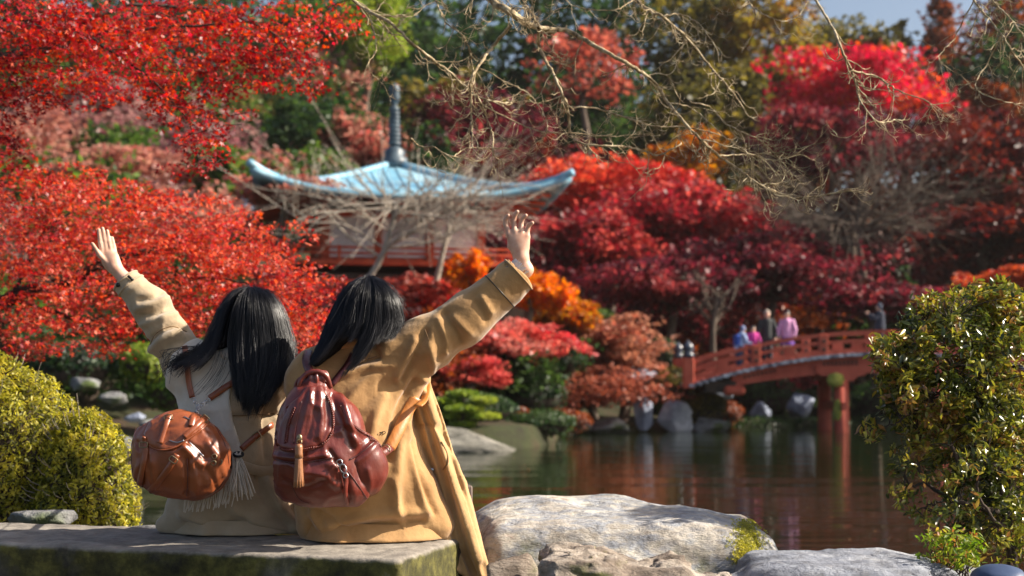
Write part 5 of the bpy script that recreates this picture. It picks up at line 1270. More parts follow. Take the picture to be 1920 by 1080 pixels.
def coat2(P):
    Q = an(P, D2, 1.32)
    d = smin(rcone(Q, R_(592, 712), R_(735, 700), .098, .098), rcone(Q, R_(662, 775), R_(686, 895), .178, .198), .10)
    d = smin(d, rcone(Q, R_(640, 955, .03), R_(755, 955, .03), .155, .145), .08)
    d = smin(d, rcone(P, R_(600, 690, .01), R_(655, 655, .01), .06, .066), .05)
    d = smin(d, rcone(P, R_(745, 672), R_(800, 645), .088, .086), .06)
    d = smin(d, rcone(P, R_(790, 648), R_(872, 598), .086, .076), .03); d = smin(d, rcone(P, R_(872, 598), R_(990, 500), .074, .061), .03)
    d = smin(d, rcone(P, R_(592, 708), R_(572, 820, .05), .076, .066), .04); d = smin(d, rcone(P, R_(572, 820, .05), R_(596, 855, .25), .066, .055), .03)
    for x in (650, 735): d = smin(d, rcone(P, R_(x, 950, .05), R_(x, 948, .48), .115, .095), .06)
    d = smin(d, rcone(Q, R_(600, 992), R_(815, 988), .05, .06), .07)
    # hem on the bench
    d = smax(d, .4535 - P[:, 2], .006)
    # sleeve opening
    a, c = R_(865, 603), R_(971, 507.0); u = (c - a) / np.linalg.norm(c - a); d = smax(d, (P - c) @ u, .004)
    d = smax(d, -np.maximum(rcone(P, c - u * .06, c + u * .1, .052, .054), -((P - (c - u * .06)) @ u)), .004)
    Qn = P * np.array([1, 1, .5]); return d + wrinkle(P, 61)
V, F = snet(coat2, [-.97, 4.70, .44], [.12, 5.78, 1.45], .0080)
FL2 = [(-.010, 6, [(755, 712), (775, 670), (797, 622)]), (.008, 8, [(745, 705), (765, 668), (780, 640)]), (.007, 7, [(806, 650), (812, 690), (800, 712)]),
       (.010, 9, [(792, 712), (765, 770), (748, 850), (742, 950)]), (-.012, 7, [(778, 715), (745, 775), (728, 860)]), (.008, 9, [(720, 740), (700, 800), (690, 870)]),
       (-.009, 6, [(657, 690), (680, 676), (707, 668)]), (.008, 8, [(650, 700), (690, 690), (735, 684)]), (-.007, 6, [(697, 638), (707, 667)]), (.008, 9, [(640, 770), (680, 720), (720, 700)]),
       (-.006, 7, [(650, 790), (700, 745), (740, 720)]), (.006, 8, [(850, 600), (880, 625)]), (-.007, 6, [(835, 590), (858, 622), (862, 640)]), (.007, 7, [(822, 600), (838, 640), (835, 660)]),
       (-.008, 7, [(640, 1000), (700, 985), (790, 978)]), (.012, 9, [(620, 985), (700, 965), (800, 960)]), (-.008, 6, [(600, 960), (640, 985), (655, 1003)]), (.010, 8, [(580, 965), (600, 985), (612, 1003)]),
       (-.010, 6, [(770, 830), (790, 900), (815, 960)]), (.010, 7, [(760, 800), (775, 870), (795, 950)]), (.008, 7, [(735, 900), (745, 950), (760, 1000)]), (-.008, 6, [(560, 930), (580, 970), (585, 1000)]),
       (.006, 6, [(905, 560), (920, 585)]), (-.005, 5, [(895, 570), (912, 600)])]
V = folds(V, F, [(a * 1.6, w, l) for a, w, l in FL2]); part('coat', (relax(V, F, 1, .4), F), M['camel'], woman2)
def hem(poly, f, parent, mat, n, z0, seed, out=.03):
    r = np.random.default_rng(seed); xs = np.linspace(poly[0][0], poly[-1][0], n); ys = np.interp(xs, [p[0] for p in poly], [p[1] for p in poly])
    A0, N0 = surf(f, list(zip(xs, ys - 14)), .001); A0 = relax_line(A0, 6); w = relax_line(np.interp(np.linspace(0, 1, n), np.linspace(0, 1, 15), r.uniform(.2, 1.3, 15)), 2)
    fr = np.stack([np.zeros(n), -np.ones(n), np.zeros(n)], -1); o1 = relax_line(np.interp(np.linspace(0, 1, n), np.linspace(0, 1, 8), r.uniform(0, 1, 8)), 6) * .9 + .12 * np.sin(xs * .09 + 2 * np.sin(xs * .03)); tp = np.sin(np.linspace(0, PI, n)).clip(0) ** .5; A0 = A0 + np.array([0, .012, 0]) * (1 - tp)[:, None] * 3; rows = []
    for t, oo, zz in ((0, 0, 1), (.3, .25, .72), (.6, .6, .40), (.85, .95, .16), (1, 1.25, .03), (1, 1.2, -.02), (.5, .7, -.03), (0, .1, -.03)):
        P = A0 + fr * (out * oo * (.35 + o1) * tp)[:, None]; P[:, 2] = z0 + (A0[:, 2] - z0) * max(zz, 0) + (.004 if zz > 0 else .001) ; rows.append(P)
    G = np.stack(rows, 1); return part('coat_hem', sheetV(G), mat, parent)
def sheetV(G, thick=.004):
    n, m_ = G.shape[:2]; V = G.reshape(-1, 3); F = []
    for i in range(n - 1):
        for j in range(m_ - 1): F.append([i * m_ + j, i * m_ + j + 1, (i + 1) * m_ + j + 1, (i + 1) * m_ + j])
    return V, F
hem([(566, 988), (640, 998), (740, 1000), (834, 992)], coat2, woman2, M['camel'], 120, .454, 4, .035)
# cuff band seam, sleeve and back seams
def ringseam(parent, f, c, u, R, nm, mat, r=.002):
    u = u / np.linalg.norm(u); e1 = np.cross(u, [0, 1, 0]); e1 /= np.linalg.norm(e1); e2 = np.cross(u, e1); P = []
    for a in np.linspace(0, 2 * PI, 41):
        d = math.cos(a) * e1 + math.sin(a) * e2; q = c + d * R
        for _ in range(12): q = q - d * f(q[None])[0] * .8
        P.append(q + d * .0008)
    return part(nm, tube(np.array(P), r, 5, False), mat, parent)
u = R_(971, 507) - R_(872, 598)
ringseam(woman2, coat2, R_(933, 542), u, .07, 'cuff_seam', M['black'], .0021)
ringseam(woman2, coat2, R_(968, 510), u, .062, 'cuff_edge', M['camel_lighter'], .0035)
seamline([(707, 668), (680, 677), (657, 692)], coat2, woman2, 'yoke_seam', M['seam'], .0022)
seamline([(797, 618), (808, 655), (800, 700)], coat2, woman2, 'armhole_seam', M['seam'], .0016)
seamline([(672, 650), (668, 700), (665, 750)], coat2, woman2, 'back_seam', M['seam'], .0014)
# collar
P = []
for a in np.linspace(0, 2 * PI, 33): P.append(R_(650, 648) + np.array([math.cos(a) * .088, math.sin(a) * .078 + .015, .018 * math.cos(a) - .012 * math.sin(a) ]))
P = np.array(P); Nn = P - R_(650, 648) - [0, .015, 0]; Nn[:, 2] = .045
part('collar', strap(P, Nn, .050, .012), M['camel'], woman2)
# lace cuff
c = R_(971, 507); un = u / np.linalg.norm(u); e1 = np.cross(un, [0, 1, 0]); e1 /= np.linalg.norm(e1); e2 = np.cross(un, e1); G = []
for a in np.linspace(0, 2 * PI, 97):
    d = math.cos(a) * e1 + math.sin(a) * e2; w_ = 1 + .10 * math.sin(a * 14)
    G.append([c - un * .02 + d * .034, c + un * .012 + d * .037 * w_, c + un * (.024 + .004 * math.sin(a * 28)) + d * .041 * w_])
V, F = sheetV(np.array(G)); part('lace_cuff', (V, F), M['lace'], woman2)
# coat tail hanging past the end of the bench
tailpoly = [(796, 690), (812, 735), (824, 765), (842, 820), (858, 865), (873, 905), (886, 950), (899, 1000), (912, 1045), (926, 1092), (934, 1130), (886, 1130), (868, 1080), (846, 1062), (832, 1035), (822, 990), (815, 950), (800, 905), (784, 860), (770, 820), (760, 780), (770, 735)]
def tail(P):
    Q = topix(P); s = polysd(Q, tailpoly) * .0018; t_ = np.clip((Q[:, 1] - 690) / 400, 0, 1)
    yc = D2 + .045 - .02 * t_ + .016 * np.sin((Q[:, 0] - .36 * Q[:, 1]) * .13) + .010 * np.sin((Q[:, 0] - .30 * Q[:, 1]) * .29 + 1)
    return smax(s, np.abs(P[:, 1] - yc) - (.045 - .025 * t_), .022) + .7 * wrinkle(P, 71)
V, F = snet(tail, [-.43, 4.98, .16], [.02, 5.36, 1.12], .0065)
FT = [(-.008, 5, [(790, 760), (812, 830), (830, 880), (850, 960)]), (.010, 7, [(800, 740), (825, 810), (850, 880), (880, 980), (900, 1050)]), (-.006, 5, [(770, 800), (815, 800), (850, 850)]),
      (.007, 6, [(775, 830), (805, 900), (830, 960), (845, 1040)]), (-.010, 5, [(846, 1030), (870, 1040), (888, 1075)]), (-.006, 5, [(820, 800), (850, 880), (870, 930)])]
V = folds(V, F, [(a * 1.4, w, l) for a, w, l in FT]); part('coat_tail', (relax(V, F, 1, .4), F), M['camel_lighter'], woman2)
P, N = surf(tail, [(826, 829), (836, 850), (838, 868), (832, 880)], .003); part('pocket_slit', tube(smoothpath(P, 14), .004, 6), M['seam'], woman2)
P, N = surf(tail, [(812, 880)], .006); V, F = ICO[2]; part('button', (P[0] + V * np.array([.011, .006, .009]), F), M['steel'], woman2)
P, N = surf(tail, [(905, 1042), (915, 1034)], .002); part('buttonhole', tube(P, .002, 5), M['black'], woman2)
# legs of the trousers and boots (far side of the bench)
def tro2(P, xs_=(650, 730), R__=R_):
    d = None
    for x in xs_:
        k_ = R__(x, 945, .50); f_ = k_.copy(); f_[2] = .12; f_[1] += .05; e = smin(rcone(P, R__(x, 950, .3), k_, .09, .075), rcone(P, k_, f_, .07, .055), .03); d = e if d is None else smin(d, e, .03)
    return d
V, F = snet(tro2, [-.85, 5.25, .05], [-.20, 6.0, .72], .013); part('trousers', (V, F), M['trousers'], woman2)
# hair
H2 = R_(692, 588, .02)
g2 = [[(684, 523, .03), (655, 532, .02), (633, 560, .0), (613, 605, -.02), (597, 650, -.05), (574, 694, -.10)],
      [(685, 521, .0), (658, 533, -.03), (638, 562, -.06), (625, 608, -.09), (610, 650, -.12), (580, 688, -.15)],
      [(687, 520, -.03), (665, 534, -.07), (652, 562, -.105), (641, 603, -.125), (622, 642, -.145), (588, 684, -.165)],
      [(689, 519, -.04), (677, 535, -.09), (668, 562, -.125), (660, 600, -.14), (648, 622, -.15), (628, 636, -.155)],
      [(691, 519, -.04), (690, 536, -.10), (688, 562, -.135), (684, 605, -.145), (672, 638, -.155), (662, 656, -.17)],
      [(693, 519, -.04), (703, 536, -.095), (707, 562, -.13), (706, 605, -.135), (690, 650, -.155), (640, 712, -.19)],
      [(695, 520, -.03), (714, 535, -.07), (724, 562, -.105), (726, 600, -.11), (712, 630, -.13), (694, 656, -.16)],
      [(697, 521, -.01), (722, 536, -.04), (739, 565, -.065), (744, 600, -.07), (734, 626, -.09), (716, 640, -.12)],
      [(698, 522, .01), (726, 536, .0), (745, 562, -.02), (752, 595, -.02), (748, 616, -.03), (736, 632, -.05)],
      [(698, 524, .04), (727, 538, .04), (746, 565, .04), (753, 597, .04), (749, 616, .04), (742, 634, .03)]]
g2 = [[tuple(R_(*p)) for p in g] for g in g2]
def hairbase2(P):
    d = ell(P, R_(690, 582, .025), (.098, .115, .118)); d = smin(d, rcone(P, R_(655, 610, -.03), R_(592, 680, -.10), .05, .016), .04)
    d = smin(d, rcone(P, R_(715, 600, .02), R_(725, 618, .02), .06, .045), .03); return d
hs = part('hair', snet(hairbase2, [-.85, 4.85, .95], [-.28, 5.4, 1.5], .009), M['hair_base'], woman2)
st, G = hair_mesh(g2, H2, 3200, 5, .00075, .005); part('strands', join(st), M['hair'], hs, kind='stuff')

# ===== left woman, beige trench coat and scarf
D1 = 5.31
def L_(x, y, d=0.): return at(x, y, D1 + d * RS)
woman1 = thing('person', (L_(440, 985)[0], D1, .45), 'woman in a beige trench coat and pale scarf on the bench, left arm raised', 'person')
def hand1(P):
    d = rcone(P, L_(238, 528), L_(214, 500), .024, .0225)
    for a in ((192, 478), (200, 474), (209, 474), (216, 480)): d = smin(d, rcone(P, L_(215, 501), L_(*a), .020, .0112), .012)
    d = smin(d, ell(P, L_(207, 490), (.030, .015, .030)), .012)
    for pts in ([(193, 479, -.004), (188, 455, -.006), (185, 431, -.004)], [(200, 475, 0), (196, 450, .0), (192, 428, .0)], [(209, 475, .003), (204, 453, .004), (201, 433, .004)],
                [(216, 481, .008), (213, 463, .010), (210, 446, .010)], [(205, 497, -.012), (188, 480, -.016), (173, 457, -.018)]):
        w_ = 1.0
        d = smin(d, smin(rcone(P, L_(*pts[0]), L_(*pts[1]), .0098, .0085), rcone(P, L_(*pts[1]), L_(*pts[2]), .0085, .0062), .003), .004)
    return d
def body1(P):
    d = hand1(P); d = smin(d, rcone(P, L_(238, 528), L_(283, 575), .024, .036), .02); d = smin(d, rcone(P, L_(283, 575), L_(345, 675), .036, .05), .03)
    Q = an(P, D1); t = smin(rcone(Q, L_(380, 705), L_(505, 710), .08, .08), rcone(Q, L_(440, 760), L_(440, 890), .11, .11), .08); d = smin(d, t, .05)
    d = smin(d, rcone(P, L_(450, 690, .02), L_(466, 630, .03), .05, .05), .03); d = smin(d, ell(P, L_(470, 605, .03), (.076, .093, .110)), .03)
    d = smin(d, rcone(P, L_(530, 715), L_(545, 830, .07), .05, .04), .04); d = smin(d, rcone(P, L_(545, 830, .07), L_(515, 860, .28), .038, .03), .02)
    for x in (395, 475):
        k_ = L_(x, 945, .50); f_ = k_.copy(); f_[2] = .07; f_[1] += .05
        d = smin(d, rcone(P, L_(x, 940, .10), k_, .065, .06), .05); d = smin(d, rcone(P, k_, f_, .06, .04), .03); d = smin(d, rcone(P, f_, f_ + [0, .14, -.025], .04, .032), .03)
    d = smin(d, rcone(P, L_(470, 603, .12), L_(470, 615, .142), .012, .014), .012); return smin(d, ell(P, L_(470, 635, .10), (.03, .03, .022)), .03)
x0, x1 = float(L_(165, 500)[0]), float(L_(250, 500)[0])
ax = [axis(x0 - .03, -.55, .016, (x0, x1), .0036), axis(4.92, 6.2, .016, (5.24, 5.37), .0036), axis(-.02, 1.62, .016, (float(L_(0, 535)[2]), float(L_(0, 420)[2])), .0034)]
V, F = snet(body1, None, None, 0, ax); part('body', (relax(V, F, 1, .3), F), M['skin'], woman1)
def coat1(P):
    Q = an(P, D1, 1.32)
    d = smin(rcone(Q, L_(378, 700), L_(505, 712), .092, .092), rcone(Q, L_(432, 770), L_(438, 850), .162, .160), .09)
    d = smin(d, rcone(Q, L_(400, 945, .03), L_(480, 945, .03), .155, .155), .06)
    d = smin(d, rcone(P, L_(350, 685), L_(318, 630), .080, .067), .05)
    d = smin(d, rcone(P, L_(318, 630), L_(280, 572), .066, .060), .03); d = smin(d, rcone(P, L_(280, 572), L_(226, 515), .058, .045), .03)
    d = smin(d, rcone(P, L_(520, 715), L_(540, 830, .07), .072, .062), .04); d = smin(d, rcone(P, L_(540, 830, .07), L_(512, 860, .25), .06, .05), .03)
    for x in (395, 475): d = smin(d, rcone(P, L_(x, 950, .05), L_(x, 948, .48), .115, .095), .06)
    d = smin(d, rcone(Q, L_(335, 988), L_(550, 988), .045, .05), .06); d = smin(d, rcone(P, L_(305, 985, .0), L_(345, 985, 0), .022, .03), .03)
    a, c = L_(280, 572), L_(235, 524); u = (c - a) / np.linalg.norm(c - a); d = smax(d, (P - c) @ u, .004)
    d = smax(d, -np.maximum(rcone(P, c - u * .06, c + u * .1, .037, .037), -((P - (c - u * .06)) @ u)), .004)
    d = smax(d, .4535 - P[:, 2], .006); Qn = P * np.array([1, 1, .5]); return d + wrinkle(P, 81)
V, F = snet(coat1, [-1.62, 4.85, .44], [-.62, 6.0, 1.45], .0080)
FL1 = [(-.010, 5, [(262, 562), (282, 560), (302, 548)]), (.010, 6, [(258, 578), (285, 570), (312, 560)]), (-.010, 5, [(262, 592), (290, 588), (318, 575)]), (.010, 6, [(268, 608), (295, 600), (328, 590)]),
       (-.012, 5, [(280, 640), (300, 622), (330, 610), (352, 618)]), (.012, 7, [(286, 655), (305, 635), (335, 622)]), (-.008, 5, [(300, 672), (318, 650), (345, 640)]), (.006, 5, [(240, 545), (262, 535)]),
       (-.006, 5, [(430, 782), (490, 778), (545, 776)]), (-.008, 6, [(500, 720), (495, 800), (500, 860)]), (.008, 8, [(520, 740), (515, 800), (522, 860)]), (-.008, 6, [(480, 890), (500, 940), (540, 985)]),
       (.010, 8, [(500, 900), (525, 950), (555, 985)]), (-.008, 6, [(350, 980), (400, 990), (460, 975)]), (.010, 7, [(340, 965), (380, 985), (400, 1000)]), (-.008, 6, [(520, 900), (545, 940), (565, 985)]), (.008, 7, [(440, 960), (500, 985), (560, 995)])]
V = folds(V, F, [(a * 1.6, w, l) for a, w, l in FL1]); part('coat', (relax(V, F, 1, .4), F), M['beige'], woman1)
u1 = L_(235, 524) - L_(280, 572)
ringseam(woman1, coat1, L_(245, 536), u1, .055, 'cuff_strap', M['beige'], .0045)
ringseam(woman1, coat1, L_(236, 526), u1, .05, 'cuff_edge', M['beige'], .003)
P, N = surf(coat1, [(222, 534)], .003); V, F = ICO[2]; part('button', (P[0] + V * np.array([.009, .005, .009]), F), M['black'], woman1)
P, N = surf(coat1, [(240, 519), (249, 527)], .007); part('cuff_buckle', tube(P, .005, 6), M['black'], woman1)
seamline([(280, 650), (293, 625), (322, 612), (350, 622)], coat1, woman1, 'armhole_seam', M['seam'], .002)
seamline([(430, 780), (490, 777), (548, 775)], coat1, woman1, 'waist_seam', M['seam'], .002)
seamline([(547, 690), (546, 730), (545, 772)], coat1, woman1, 'side_seam', M['seam'], .002)
onstrap([(452, 872), (490, 884), (520, 880), (545, 868)], coat1, woman1, 'belt', M['beige'], .036, .006)
onstrap([(430, 676), (480, 690), (520, 695), (548, 700)], coat1, woman1, 'yoke_flap', M['beige'], .024, .005)
V, F = snet(lambda P: tro2(P, (395, 475), L_), [-1.35, 5.4, .05], [-.75, 6.15, .72], .013); part('trousers', (V, F), M['trousers'], woman1)
hem([(318, 985), (400, 992), (480, 994), (556, 990)], coat1, woman1, M['beige'], 110, .454, 9, .03)
# scarf: a thick layer lying on the coat
sp_ = [(352, 640), (395, 622), (440, 632), (446, 670), (436, 705), (430, 745), (437, 790), (452, 835), (457, 852), (440, 858), (424, 835), (398, 812), (350, 800), (312, 800), (308, 740), (310, 700), (322, 665)]
def scarf(P):
    Q = topix(P); d = coat1(P) - .013 - .004 * np.sin(Q[:, 0] * .10 + Q[:, 1] * .02)
    d = smax(d, polysd(Q, sp_) * .0018, .008); return smax(d, P[:, 1] - D1 + .02, .01)
V, F = snet(scarf, [-1.40, 4.90, .68], [-.90, 5.36, 1.25], .0078); V = folds(V, F, [(-.004, 4, [(395, 650), (398, 700), (392, 760)]), (.005, 6, [(340, 680), (335, 740), (345, 790)]), (-.004, 4, [(420, 680), (412, 740), (425, 800)])])
sc_ = part('scarf', (relax(V, F, 1, .4), F), M['scarf'], woman1)
def scarfring(P):
    return ell(P, L_(452, 668, .0), (.098, .085, .042))
part('scarf_wrap', snet(lambda P: scarfring(P) + .006 * noise3(P, 18, 5), L_(452, 668) - .14, L_(452, 668) + .14, .009), M['scarf'], sc_)
# hair
H1 = L_(470, 605, .02)
g1 = [[(462, 541, .04), (432, 549, .04), (412, 575, .03), (396, 612, .01), (380, 645, -.03), (345, 668, -.09), (316, 692, -.13), (308, 718, -.15)],
      [(463, 540, .0), (434, 550, -.02), (414, 577, -.05), (398, 616, -.07), (382, 650, -.10), (350, 674, -.135), (320, 694, -.155), (309, 714, -.165)],
      [(465, 539, -.03), (440, 551, -.07), (424, 580, -.095), (410, 622, -.11), (400, 652, -.13), (382, 674, -.155), (362, 690, -.17), (350, 704, -.175)],
      [(467, 539, -.04), (450, 552, -.09), (438, 582, -.125), (430, 630, -.135), (432, 668, -.15), (440, 700, -.165), (448, 740, -.175), (454, 772, -.18)],
      [(469, 539, -.04), (461, 552, -.10), (456, 585, -.135), (452, 640, -.145), (450, 690, -.17), (452, 730, -.185), (456, 762, -.185), (458, 784, -.185)],
      [(471, 539, -.04), (472, 552, -.10), (473, 585, -.14), (474, 640, -.15), (472, 690, -.175), (468, 730, -.19), (464, 762, -.19), (460, 788, -.19)],
      [(474, 539, -.04), (484, 552, -.10), (491, 585, -.13), (497, 640, -.145), (492, 690, -.17), (482, 730, -.185), (472, 762, -.19), (464, 788, -.19)],
      [(476, 540, -.03), (496, 551, -.08), (510, 583, -.11), (519, 640, -.125), (512, 690, -.155), (496, 730, -.175), (482, 762, -.185), (470, 786, -.185)],
      [(478, 540, -.01), (504, 551, -.05), (523, 583, -.07), (536, 640, -.08), (532, 685, -.12), (514, 722, -.16), (494, 755, -.175), (476, 780, -.18)],
      [(479, 541, .01), (509, 552, -.01), (531, 586, -.02), (545, 640, -.03), (547, 672, -.06), (538, 698, -.10), (516, 726, -.14), (494, 752, -.16)],
      [(479, 542, .04), (510, 553, .04), (533, 588, .04), (548, 635, .03), (551, 665, .0), (549, 682, -.02), (544, 692, -.04), (536, 702, -.06)]]
g1 = [[tuple(L_(*p)) for p in g] for g in g1]
def hairbase1(P):
    d = ell(P, L_(470, 604, .02), (.100, .112, .120)); d = smin(d, rcone(P, L_(500, 620, .0), L_(512, 665, -.03), .075, .060), .04)
    d = smin(d, rcone(P, L_(490, 655, -.08), L_(466, 765, -.165), .052, .012), .04); return smin(d, rcone(P, L_(430, 630, -.03), L_(372, 662, -.095), .038, .008), .03)
hs = part('hair', snet(hairbase1, [-1.40, 4.92, .78], [-.72, 5.56, 1.5], .009), M['hair_base'], woman1)
st, G = hair_mesh(g1, H1, 3900, 15, .00075, .007, dens=.24, gaps=(2,))
r = np.random.default_rng(8)       # flyaway strands over the scarf
for _ in range(16):
    x, y, w = r.uniform(405, 445), r.uniform(655, 675), r.uniform(.3, 1); P = [L_(x, y, -.15), L_(x - 14 * w, y + 26, -.17), L_(x - 34 * w, y + 48, -.178), L_(x - 62 * w, y + 58 + 16 * w, -.178)]
    st.append(tube(smoothpath(np.array(P), 16), .0007, 3, False))
for _ in range(26):
    P = [L_(r.uniform(370, 400), r.uniform(640, 655), -.10), L_(r.uniform(335, 360), r.uniform(650, 672), -.13), L_(r.uniform(300, 335), r.uniform(655, 690), -.12), L_(r.uniform(296, 325), r.uniform(670, 725), -.13)]
    st.append(tube(smoothpath(np.array(P), 16), .0008, 3, False))
part('strands', join(st), M['hair'], hs, kind='stuff')
# scarf fringe
FRN = []
r = np.random.default_rng(3)
for i in range(26):
    a = L_(443 + r.normal(0, 4), 852 + r.normal(0, 2), -.215); e = L_(428 + i * 2.0 + r.normal(0, 2), 926 + r.uniform(-12, 14), -.235 + r.normal(0, .008)); mid = (a + e) / 2 + r.normal(0, .004, 3)
    part('fringe', tube(smoothpath(np.array([a, mid, e]), 9), .0021, 5), M['scarf'], sc_)
for i in range(34):
    x = 344 + i * 2.7; a = L_(x + 6 + r.normal(0, 1), 918 - (x - 344) * .12, -.20); e = L_(x - 2 + r.normal(0, 3), 958 + r.uniform(-5, 6) - (x - 344) * .12, -.215)
    part('fringe', tube(smoothpath(np.array([a, (a + e) / 2 + r.normal(0, .003, 3), e]), 8), .0021, 5), M['scarf'], sc_)
P = [L_(447 + 9 * math.cos(a), 852 + 4 * math.sin(a), -.215 - .012 * math.sin(a)) for a in np.linspace(0, 2 * PI, 20)]
part('fringe_knot', tube(np.array(P), .005, 6), M['black'], sc_)
def scarf2(P):
    Q = topix(P); return smax(polysd(Q, [(342, 860), (440, 860), (442, 908), (346, 925)]) * .0018, np.abs(P[:, 1] - (D1 - .19)) - .006, .004)
part('scarf_end', snet(scarf2, L_(335, 935, -.26), L_(450, 850, -.10), .006), M['scarf'], sc_)
# ------------------------------------------------------------ wine leather backpack (right woman)
DB = 4.54 * RS
def B_(x, y, d=0.): return at(x, y, DB + d * RS)
bp = thing('backpack', B_(620, 948), 'wine brown leather backpack with braided flap and tassel, worn over the camel coat', 'backpack')
def rotY(a): c, s = math.cos(a), math.sin(a); return np.array([[c, 0, s], [0, 1, 0], [-s, 0, c]])
def bag2(P):
    d = ell(P, B_(598, 868), (.140, .105, .135)); d = smin(d, ell(P, B_(584, 790), (.098, .090, .125)), .05)
    d = smin(d, rcone(P, B_(588, 745), B_(592, 722), .058, .034), .04)
    d = smin(d, ell(P, B_(555, 850), (.075, .085, .14)), .04)
    d = smin(d, rcone(P, B_(548, 905), B_(660, 915), .055, .058), .04)
    d = smin(d, ell(P, B_(652, 800), (.050, .07, .11), rotY(-.35)), .03)
    d = smax(d, (P[:, 2] - B_(0, 1000)[2]) * -1 , .01)
    return d + .005 * noise3(P, 14, 91) - .005 * np.clip(1 - np.abs(noise3(P * np.array([1, 1, .5]), 20, 92)) * 2.4, 0, 1) ** 2 + .0015 * noise3(P, 45, 93)
V, F = snet(bag2, B_(500, 960, -.16), B_(725, 695, .14), .0062)
FB = [(-.007, 4, [(618, 845), (640, 880), (655, 935)]), (-.006, 4, [(622, 740), (640, 790), (660, 840)]), (.006, 6, [(640, 740), (655, 790), (668, 830)]), (-.005, 3.5, [(514, 862), (560, 868), (610, 862), (640, 868)]),
      (.005, 6, [(516, 856), (560, 860), (610, 854)]), (-.005, 5, [(530, 900), (570, 915), (610, 900)]), (.006, 7, [(560, 885), (600, 890), (630, 910)]), (-.004, 4, [(636, 800), (668, 815), (690, 830)])]
V = folds(V, F, [(a * 1.4, w, l) for a, w, l in FB]); part('bag_body', (relax(V, F, 1, .3), F), M['wine'], bp)
# flap
fp = [(574, 724), (562, 742), (542, 758), (530, 785), (519, 812), (518, 832), (530, 843), (556, 846), (588, 840), (608, 832), (620, 815), (625, 795), (622, 765), (612, 740), (604, 722)]
def flapf(P):
    Q = topix(P); d = bag2(P) - .012 - .004 * np.exp(-((Q[:, 0] - 590 + (Q[:, 1] - 730) * .12) / 7) ** 2) - .004 * np.exp(-((Q[:, 0] - 556 + (Q[:, 1] - 760) * .10) / 9) ** 2)
    d = smax(d, polysd(Q, fp) * .0017, .006); return smax(d, P[:, 1] - DB + .015, .006)
V, F = snet(flapf, B_(505, 860, -.16), B_(640, 700, .03), .005)
FF = [(-.005, 4, [(592, 728), (588, 770), (578, 820)]), (.005, 5, [(600, 735), (602, 780), (598, 820)]), (-.004, 4, [(574, 740), (560, 780), (550, 830)]), (.004, 4, [(584, 735), (572, 780), (562, 825)]), (-.004, 4, [(612, 752), (614, 790), (606, 822)])]
V = folds(V, F, FF); fl = part('flap', (relax(V, F, 1, .3), F), M['wine'], bp)
def braid(pix, f, parent, r0=.0042, step=.0072, lift=.003, mat='wine'):
    P, N = surf(f, smoothpath(np.array([(x, y, 0) for x, y in pix], float), 120)[:, :2], lift); P = relax_line(P, 4); N = relax_line(N, 4)
    s = np.concatenate([[0], np.cumsum(np.linalg.norm(np.diff(P, axis=0), axis=1))]); V0, F0 = ICO[1]; L = []
    for i, q in enumerate(np.arange(0, s[-1], step)):
        c = np.array([np.interp(q, s, P[:, k]) for k in range(3)]); k = min(int(np.searchsorted(s, q)), len(P) - 2); t = P[k + 1] - P[k]; t /= max(np.linalg.norm(t), 1e-6); nn = N[k]; sd = np.cross(t, nn)
        for sg in (-1, 1):
            ax_ = t * .75 + sd * sg * .65; ax_ /= np.linalg.norm(ax_); bx_ = np.cross(nn, ax_)
            L.append((c + sd * sg * r0 * .75 + t * (step / 2 if sg > 0 else 0) + V0[:, :1] * ax_ * r0 * 1.5 + V0[:, 1:2] * bx_ * r0 * .75 + V0[:, 2:] * nn * r0 * .8, F0))
    V = join(L); o = part('braid', V, M[mat], parent, kind='stuff'); return o
braid([(540, 762), (528, 788), (519, 812), (519, 832), (531, 842), (556, 844), (588, 839), (607, 831), (619, 815), (624, 795), (621, 765), (612, 742)], flapf, fl)
braid([(552, 765), (541, 795), (536, 830)], flapf, fl, .0038)
# stitch lines and gather at the top
for q in ([(545, 772), (538, 800), (533, 828)], [(566, 752), (556, 790), (550, 832)], [(602, 742), (604, 785), (598, 824)]): seamline(q, flapf, fl, 'stitch_line', M['wine_dark'], .0012, .0004)
part('gathered_neck', snet(lambda P: rcone(P, B_(588, 735), B_(594, 712), .036, .040) + .005 * np.sin(np.arctan2(P[:, 1] - DB, P[:, 0] - B_(590, 720)[0]) * 11), B_(560, 750, -.07), B_(625, 695, .07), .005), M['wine'], bp)
# handle loop and shoulder straps
part('handle', strap(smoothpath(np.array([B_(568, 742, -.03), B_(561, 722, -.035), B_(572, 703, -.035), B_(594, 696, -.035), B_(612, 706, -.03), B_(620, 728, -.02)]), 26), np.array([0, -1, .25]), .016, .007), M['wine'], bp)
part('handle', strap(smoothpath(np.array([B_(552, 745, -.02), B_(556, 716, -.02), B_(576, 704, -.02), B_(590, 712, -.02)]), 18), np.array([.3, -1, .2]), .010, .006), M['wine'], bp)
P = [B_(590, 712, .0), R_(580, 695, -.155), R_(574, 676, -.12), R_(578, 660, -.05), R_(585, 655, .05)]
part('shoulder_strap', strap(smoothpath(np.array(P), 18), np.array([0, -1, .3]), .030, .006), M['wine_dark'], bp)
P, N = surf(coat2, smoothpath(np.array([(622, 722, 0), (640, 700, 0), (655, 680, 0), (662, 664, 0)], float), 16)[:, :2], .004)
part('shoulder_strap', strap(relax_line(P), N, .024, .006), M['wine_dark'], bp)
P, N = surf(coat2, smoothpath(np.array([(728, 842, 0), (744, 808, 0), (760, 772, 0), (775, 742, 0)], float), 20)[:, :2], .012)
part('shoulder_strap', strap(relax_line(P, 10), np.array([.25, -1, .1]), .040, .006), M['orange_strap'], bp, label='orange tan lower strap running up to the armpit')
